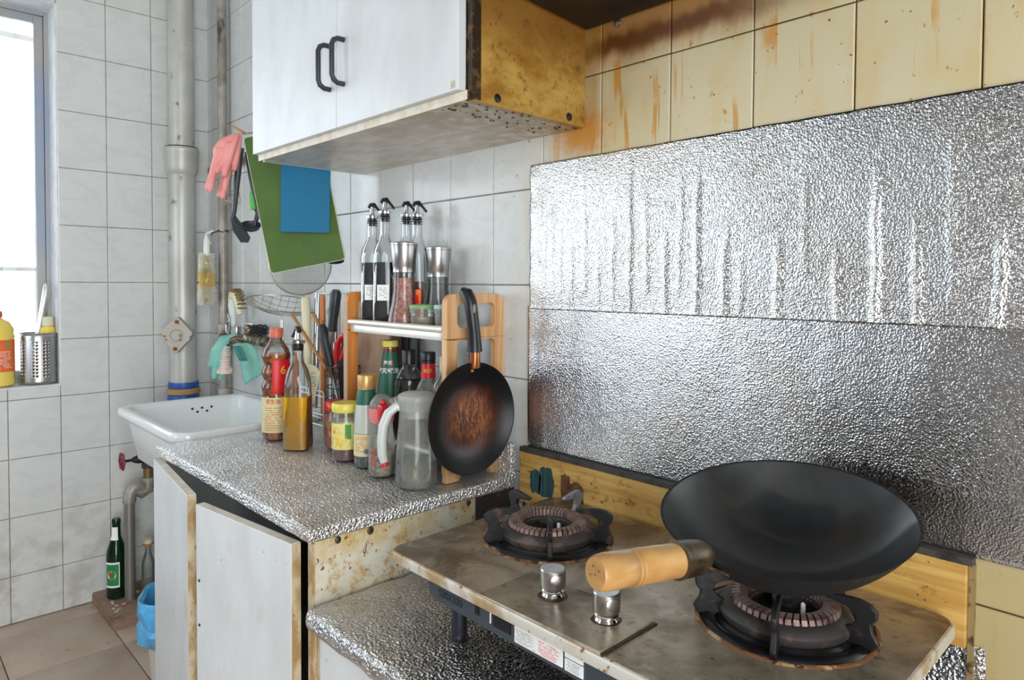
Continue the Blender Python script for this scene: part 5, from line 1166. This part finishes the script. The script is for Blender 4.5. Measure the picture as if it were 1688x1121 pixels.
part('sheath', G().prism([(-.020, .008), (.012, -.004), (.024, -.02), (.018, -.05), (.006, -.105), (.0, -.108), (-.010, -.06), (-.020, -.02)], -.002, .002, ms), 'cream_cap', ks, bev=.001)
text('lettering', 'UUTT', .016, 'ink_grey', ks, lambda x, y, d: ms @ Vector((.006-y, -.038+x, .0024)))
rs = thing('kitchen_scissors', 'red-handled kitchen scissors in the wire basket', 'scissors', (1.185, -.085, .925))
part('handle', G().tube([(-.026+.0, 0, .018), (-.024, 0, .045), (-.010, -.004, .075), (.012, -.004, .095), (.034, 0, .10), (.036, 0, .085), (.020, 0, .055), (.0, 0, .028), (-.015, 0, .012)], [.006, .008, .008, .008, .007, .006, .0065, .0065, .006], 10, closed=True), 'red_pl', rs, label='red looped handle')
part('handle', G().tube([(-.018, .012, .02), (-.004, .012, .05), (.018, .012, .078), (.038, .012, .085), (.044, .012, .07), (.028, .012, .045), (.008, .012, .02)], .0065, 10, closed=True), 'red_pl', rs, label='red looped handle')
part('blades', G().tube([(0, .004, .03), (.006, .004, -.03), (.0, .004, -.09)], [.016, .012, .006], 8), 'black', rs)
ob = thing('wooden_board', 'narrow orange varnished board standing edge-on behind the square oil bottle', 'cutting board', (1.075, -.16, CZ))
part('board', G().tube([(0, 0, .002), (.004, 0, .04), (.002, 0, .09), (-.002, 0, .16), (0, 0, .22)], [.010, .015, .014, .010, .007], 12), 'orangewood', ob)
tag(part('pale_board', G().rbox(1.145, 1.330, -.024, -.010, CZ+.001, 1.112, .004, .05), 'palewood'), 'pale wooden cutting board leaning on the wall behind the basket', 'cutting board')
stn = thing('wire_strainer', 'wide wire skimmer with tan mesh standing behind the oil bottles', 'strainer', (.93, -.11, CZ+.001))
g = G(); c0 = Vector((-.095, .03, .345)); mS = T(*c0) @ face((0, 0, 0)) @ RX(-70) @ RY(8)
g.tube([mS @ Vector((.115*cos(a), .062*sin(a), 0)) for a in [2*pi*i/40 for i in range(40)]], .002, 6, closed=True)
for i in range(-4, 5): q = i/4.6; L_ = sqrt(1-q*q); g.tube([mS @ Vector((.115*q, .062*L_*t_, -.035*(1-q*q)*(1-t_*t_))) for t_ in [-1+.2*k for k in range(11)]], .0008, 4)
for i in range(-3, 4): q = i/3.8; L_ = sqrt(1-q*q); g.tube([mS @ Vector((.115*L_*t_, .062*q, -.035*(1-q*q)*(1-t_*t_))) for t_ in [-1+.2*k for k in range(11)]], .0008, 4)
part('wire_bowl', g, 'wire', stn)
part('handle', G().tube([(-.03, -.01, .30), (-.02, -.01, .18), (-.012, -.01, .0)], .003, 8).tube([(-.022, -.01, .30), (-.012, -.01, .18), (-.004, -.01, .0)], .003, 8), 'wire', stn)
# ================================================================== FLOOR CORNER
def beer(x, y, label, mat, h=.287, detail=True):
    b = thing('glass_bottle', label, 'bottle', (x, y, .0342)); s_ = h/.287
    part('glass_body', G().lathe([(r*s_, z*s_) for r, z in [(.026, .001), (.031, .004), (.0325, .012), (.0325, .150), (.030, .172), (.021, .200), (.0145, .222), (.0135, .262), (.0145, .264), (.0145, .276), (.0125, .283)]], 32), mat, b); return b
b = beer(.100, -.365, 'green beer bottle with red and white label beside the supply pipe', 'greenglass')
va = -.75
lab = part('paper_label', G().lathe([(.0329, .045), (.0329, .135)], 24, cap=(False, False), a0=-1.55, a1=.05), 'label_w', b); part('green_field', G().lathe([(.0331, .052), (.0331, .128)], 24, cap=(False, False), a0=-1.45, a1=-.05), pbr('beer_label_green', hexc(30, 130, 70), .4), lab)
fn = cylmap(.0333, va, .09); part('red_badge', G().add([fn(x, y, 0) for x, y in circle(.015, 20)], [tuple(range(20))]), 'label_w', lab); text('mark', 'R', .020, 'label_red', lab, lambda x, y, d: fn(x, y, .0006), bold=.0008)
part('neck_label', G().lathe([(.0190, .210), (.0150, .224), (.0142, .255)], 20, cap=(False, False), a0=-1.6, a1=.1), 'label_w', b)
b = beer(.128, -.27, 'clear glass bottle with white and gold cap on the floor plinth', 'glass2', .19)
part('cap', G().lathe([(.0130, .172), (.0165, .173), (.0170, .186), (.014, .192), (0, .1925)], 24), 'cream_cap', b); part('cap_band', G().lathe([(.0168, .172), (.0172, .173), (.0174, .179)], 24, cap=(False, False)), pbr('orange_band', hexc(214, 148, 72), .4), b)
beer(.175, -.215, 'dark green bottle half hidden behind the cabinet door', 'greenglass', .27)
g = G(); rnd = random.Random(4)
for i in range(9): g.ell((rnd.uniform(-.012, .012), rnd.uniform(-.01, .01), .006+rnd.random()*.01), (.005, .005, .004), n=8, k=5)
t = thing('food_scraps', 'small orange-brown scraps lying between the floor bottles', 'scraps', (.13, -.315, .034)); part('scraps', g, 'gold_cap', t, stuff=True)
bn = thing('waste_bin', 'pale waste bin lined with a blue plastic bag beside the cabinet door', 'bin', (.83, -.36, 0))
part('bin_body', G().lathe([(.085, .0), (.09, .004), (.112, .27), (.116, .275)], 36, cap=(True, False)), 'bin', bn)
def bagshape(a, z): return 1+.05*sin(7*a+z*40)+.04*noise.noise(Vector((cos(a)*3, sin(a)*3, z*22)))
part('bin_bag', G().lathe([(.109, .175), (.121, .185), (.126, .225), (.119, .238), (.128, .25), (.130, .285), (.122, .305), (.112, .300), (.105, .27), (.095, .2)], 60, sh=bagshape, cap=(False, False)), 'bag', bn, solid=.001, label='crumpled blue bag')
# ================================================================== WINDOW SILL
b = thing('soap_bottle', 'yellow pump bottle with orange label at the left edge of the sill', 'bottle', (-.044, -.686, WZ0+.0045))
shp = lambda a, z: (1+.0*z)
ms2 = Matrix.Diagonal((.62, 1, 1, 1))
part('bottle_body', G().lathe([(.040, .001), (.050, .006), (.054, .018), (.050, .035), (.052, .050), (.052, .165), (.054, .172), (.050, .178), (.052, .195), (.040, .218), (.022, .230), (.017, .234), (.017, .238)], 36, ms2), 'yellow_soap', b)
part('paper_label', G().lathe([(.0528, .052), (.0528, .160)], 30, ms2, cap=(False, False), a0=-1.5, a1=1.5), 'label_orange', b)
fn0 = cylmap(.053, 0, .105); fn = lambda x, y, d: ms2 @ fn0(x, y, d+.0003)
part('small_print', prints(G(), lambda x, y, d: fn(x+.018, y-.012, d), .05, .06, 9, 12, .85, .4, .006), 'ink_white', b, stuff=True)
part('seal_mark', G().add([fn(x+.030, y+.038, .0004) for x, y in circle(.009, 16)], [tuple(range(16))]), 'green_lid', b)
part('pump_collar', G().lathe([(.019, .236), (.020, .238), (.020, .254), (.017, .257)], 24), 'redpump', b, label='red pump head')
part('pump_stem', G().tube([(0, 0, .255), (0, 0, .285)], .006, 10), 'cream_cap', b); part('pump_nozzle', G().lathe([(.006, .272), (.013, .290), (.013, .296), (.011, .299), (0, .3)], 20).tube([(0, 0, .294), (0, -.03, .294), (0, -.045, .288)], [.007, .006, .005], 10), 'redpump', b)
CR = .0605; cdy = (-.066, -.561)
cd = thing('utensil_caddy', 'perforated stainless steel caddy on the window sill', 'holder', (cdy[0]+.0, cdy[1], WZ0+.0045))
g = G(); NA, NZ, H = 36, 15, .176
holecols = {0, 1, 4, 5, 9, 10, 14, 15, 19, 20, 24, 25, 29, 30, 33, 34}
def cyl(a, z): return (CR*cos(a), CR*sin(a), z)
for i in range(NA):
    for j in range(NZ):
        a0, a1 = 2*pi*i/NA, 2*pi*(i+1)/NA; z0, z1 = H*j/NZ, H*(j+1)/NZ; am, zm = (a0+a1)/2, (z0+z1)/2
        if i in holecols and 1 < j < NZ-2:
            o_ = [(a1, zm), (a1, z1), (am, z1), (a0, z1), (a0, zm), (a0, z0), (am, z0), (a1, z0)]; rh = .0031
            vs = [cyl(*q) for q in o_]+[cyl(am+rh/CR*cos(t_), zm+rh*sin(t_)) for t_ in [pi/4*k for k in range(8)]]
            g.add(vs, [(k, (k+1) % 8, 8+(k+1) % 8, 8+k) for k in range(8)])
        else: g.add([cyl(a0, z0), cyl(a1, z0), cyl(a1, z1), cyl(a0, z1)], [(0, 1, 2, 3)])
part('perforated_wall', g, 'steel', cd, solid=.0008)
part('base', G().lathe([(0, .001), (CR-.001, .001), (CR-.001, .003), (0, .003)], 36), 'steel', cd); part('rim', G().tube([(CR*cos(a), CR*sin(a), H) for a in [2*pi*i/48 for i in range(48)]], .0016, 6, closed=True), 'steel', cd)
b = thing('detergent_bottle', 'yellow bottle with cream cap standing inside the steel caddy', 'bottle', (cdy[0]+.0, cdy[1]+.022, WZ0+.009))
part('bottle_body', G().lathe([(.022, .001), (.028, .005), (.030, .02), (.030, .165), (.026, .188), (.020, .196)], 30), 'yellow_soap', b); part('paper_label', G().lathe([(.0304, .05), (.0304, .172)], 24, cap=(False, False), a0=-1.6, a1=1.6), 'label_orange', b)
part('cap', G().lathe([(.020, .196), (.0225, .197), (.0215, .226), (.019, .229), (0, .2295)], 28), 'cream_cap', b)
b = thing('kitchen_tongs', 'long steel tongs leaning out of the steel caddy', 'tongs', (cdy[0]+.01, cdy[1]-.030, WZ0+.012))
mt = RX(-7)
part('tong_arm', G().rbox(-.003, .0, -.009, .009, .0, .345, .001, .05, m=RX(-9)), 'steel', b)
part('tong_arm', G().rbox(.004, .007, -.008, .008, .0, .340, .001, .05, m=RX(-10)), 'steel', b)
part('tong_hinge', G().tube([(-.004, 0, .0), (.008, 0, .0)], .007, 12, T(0, .056, .34)), 'steel', b)
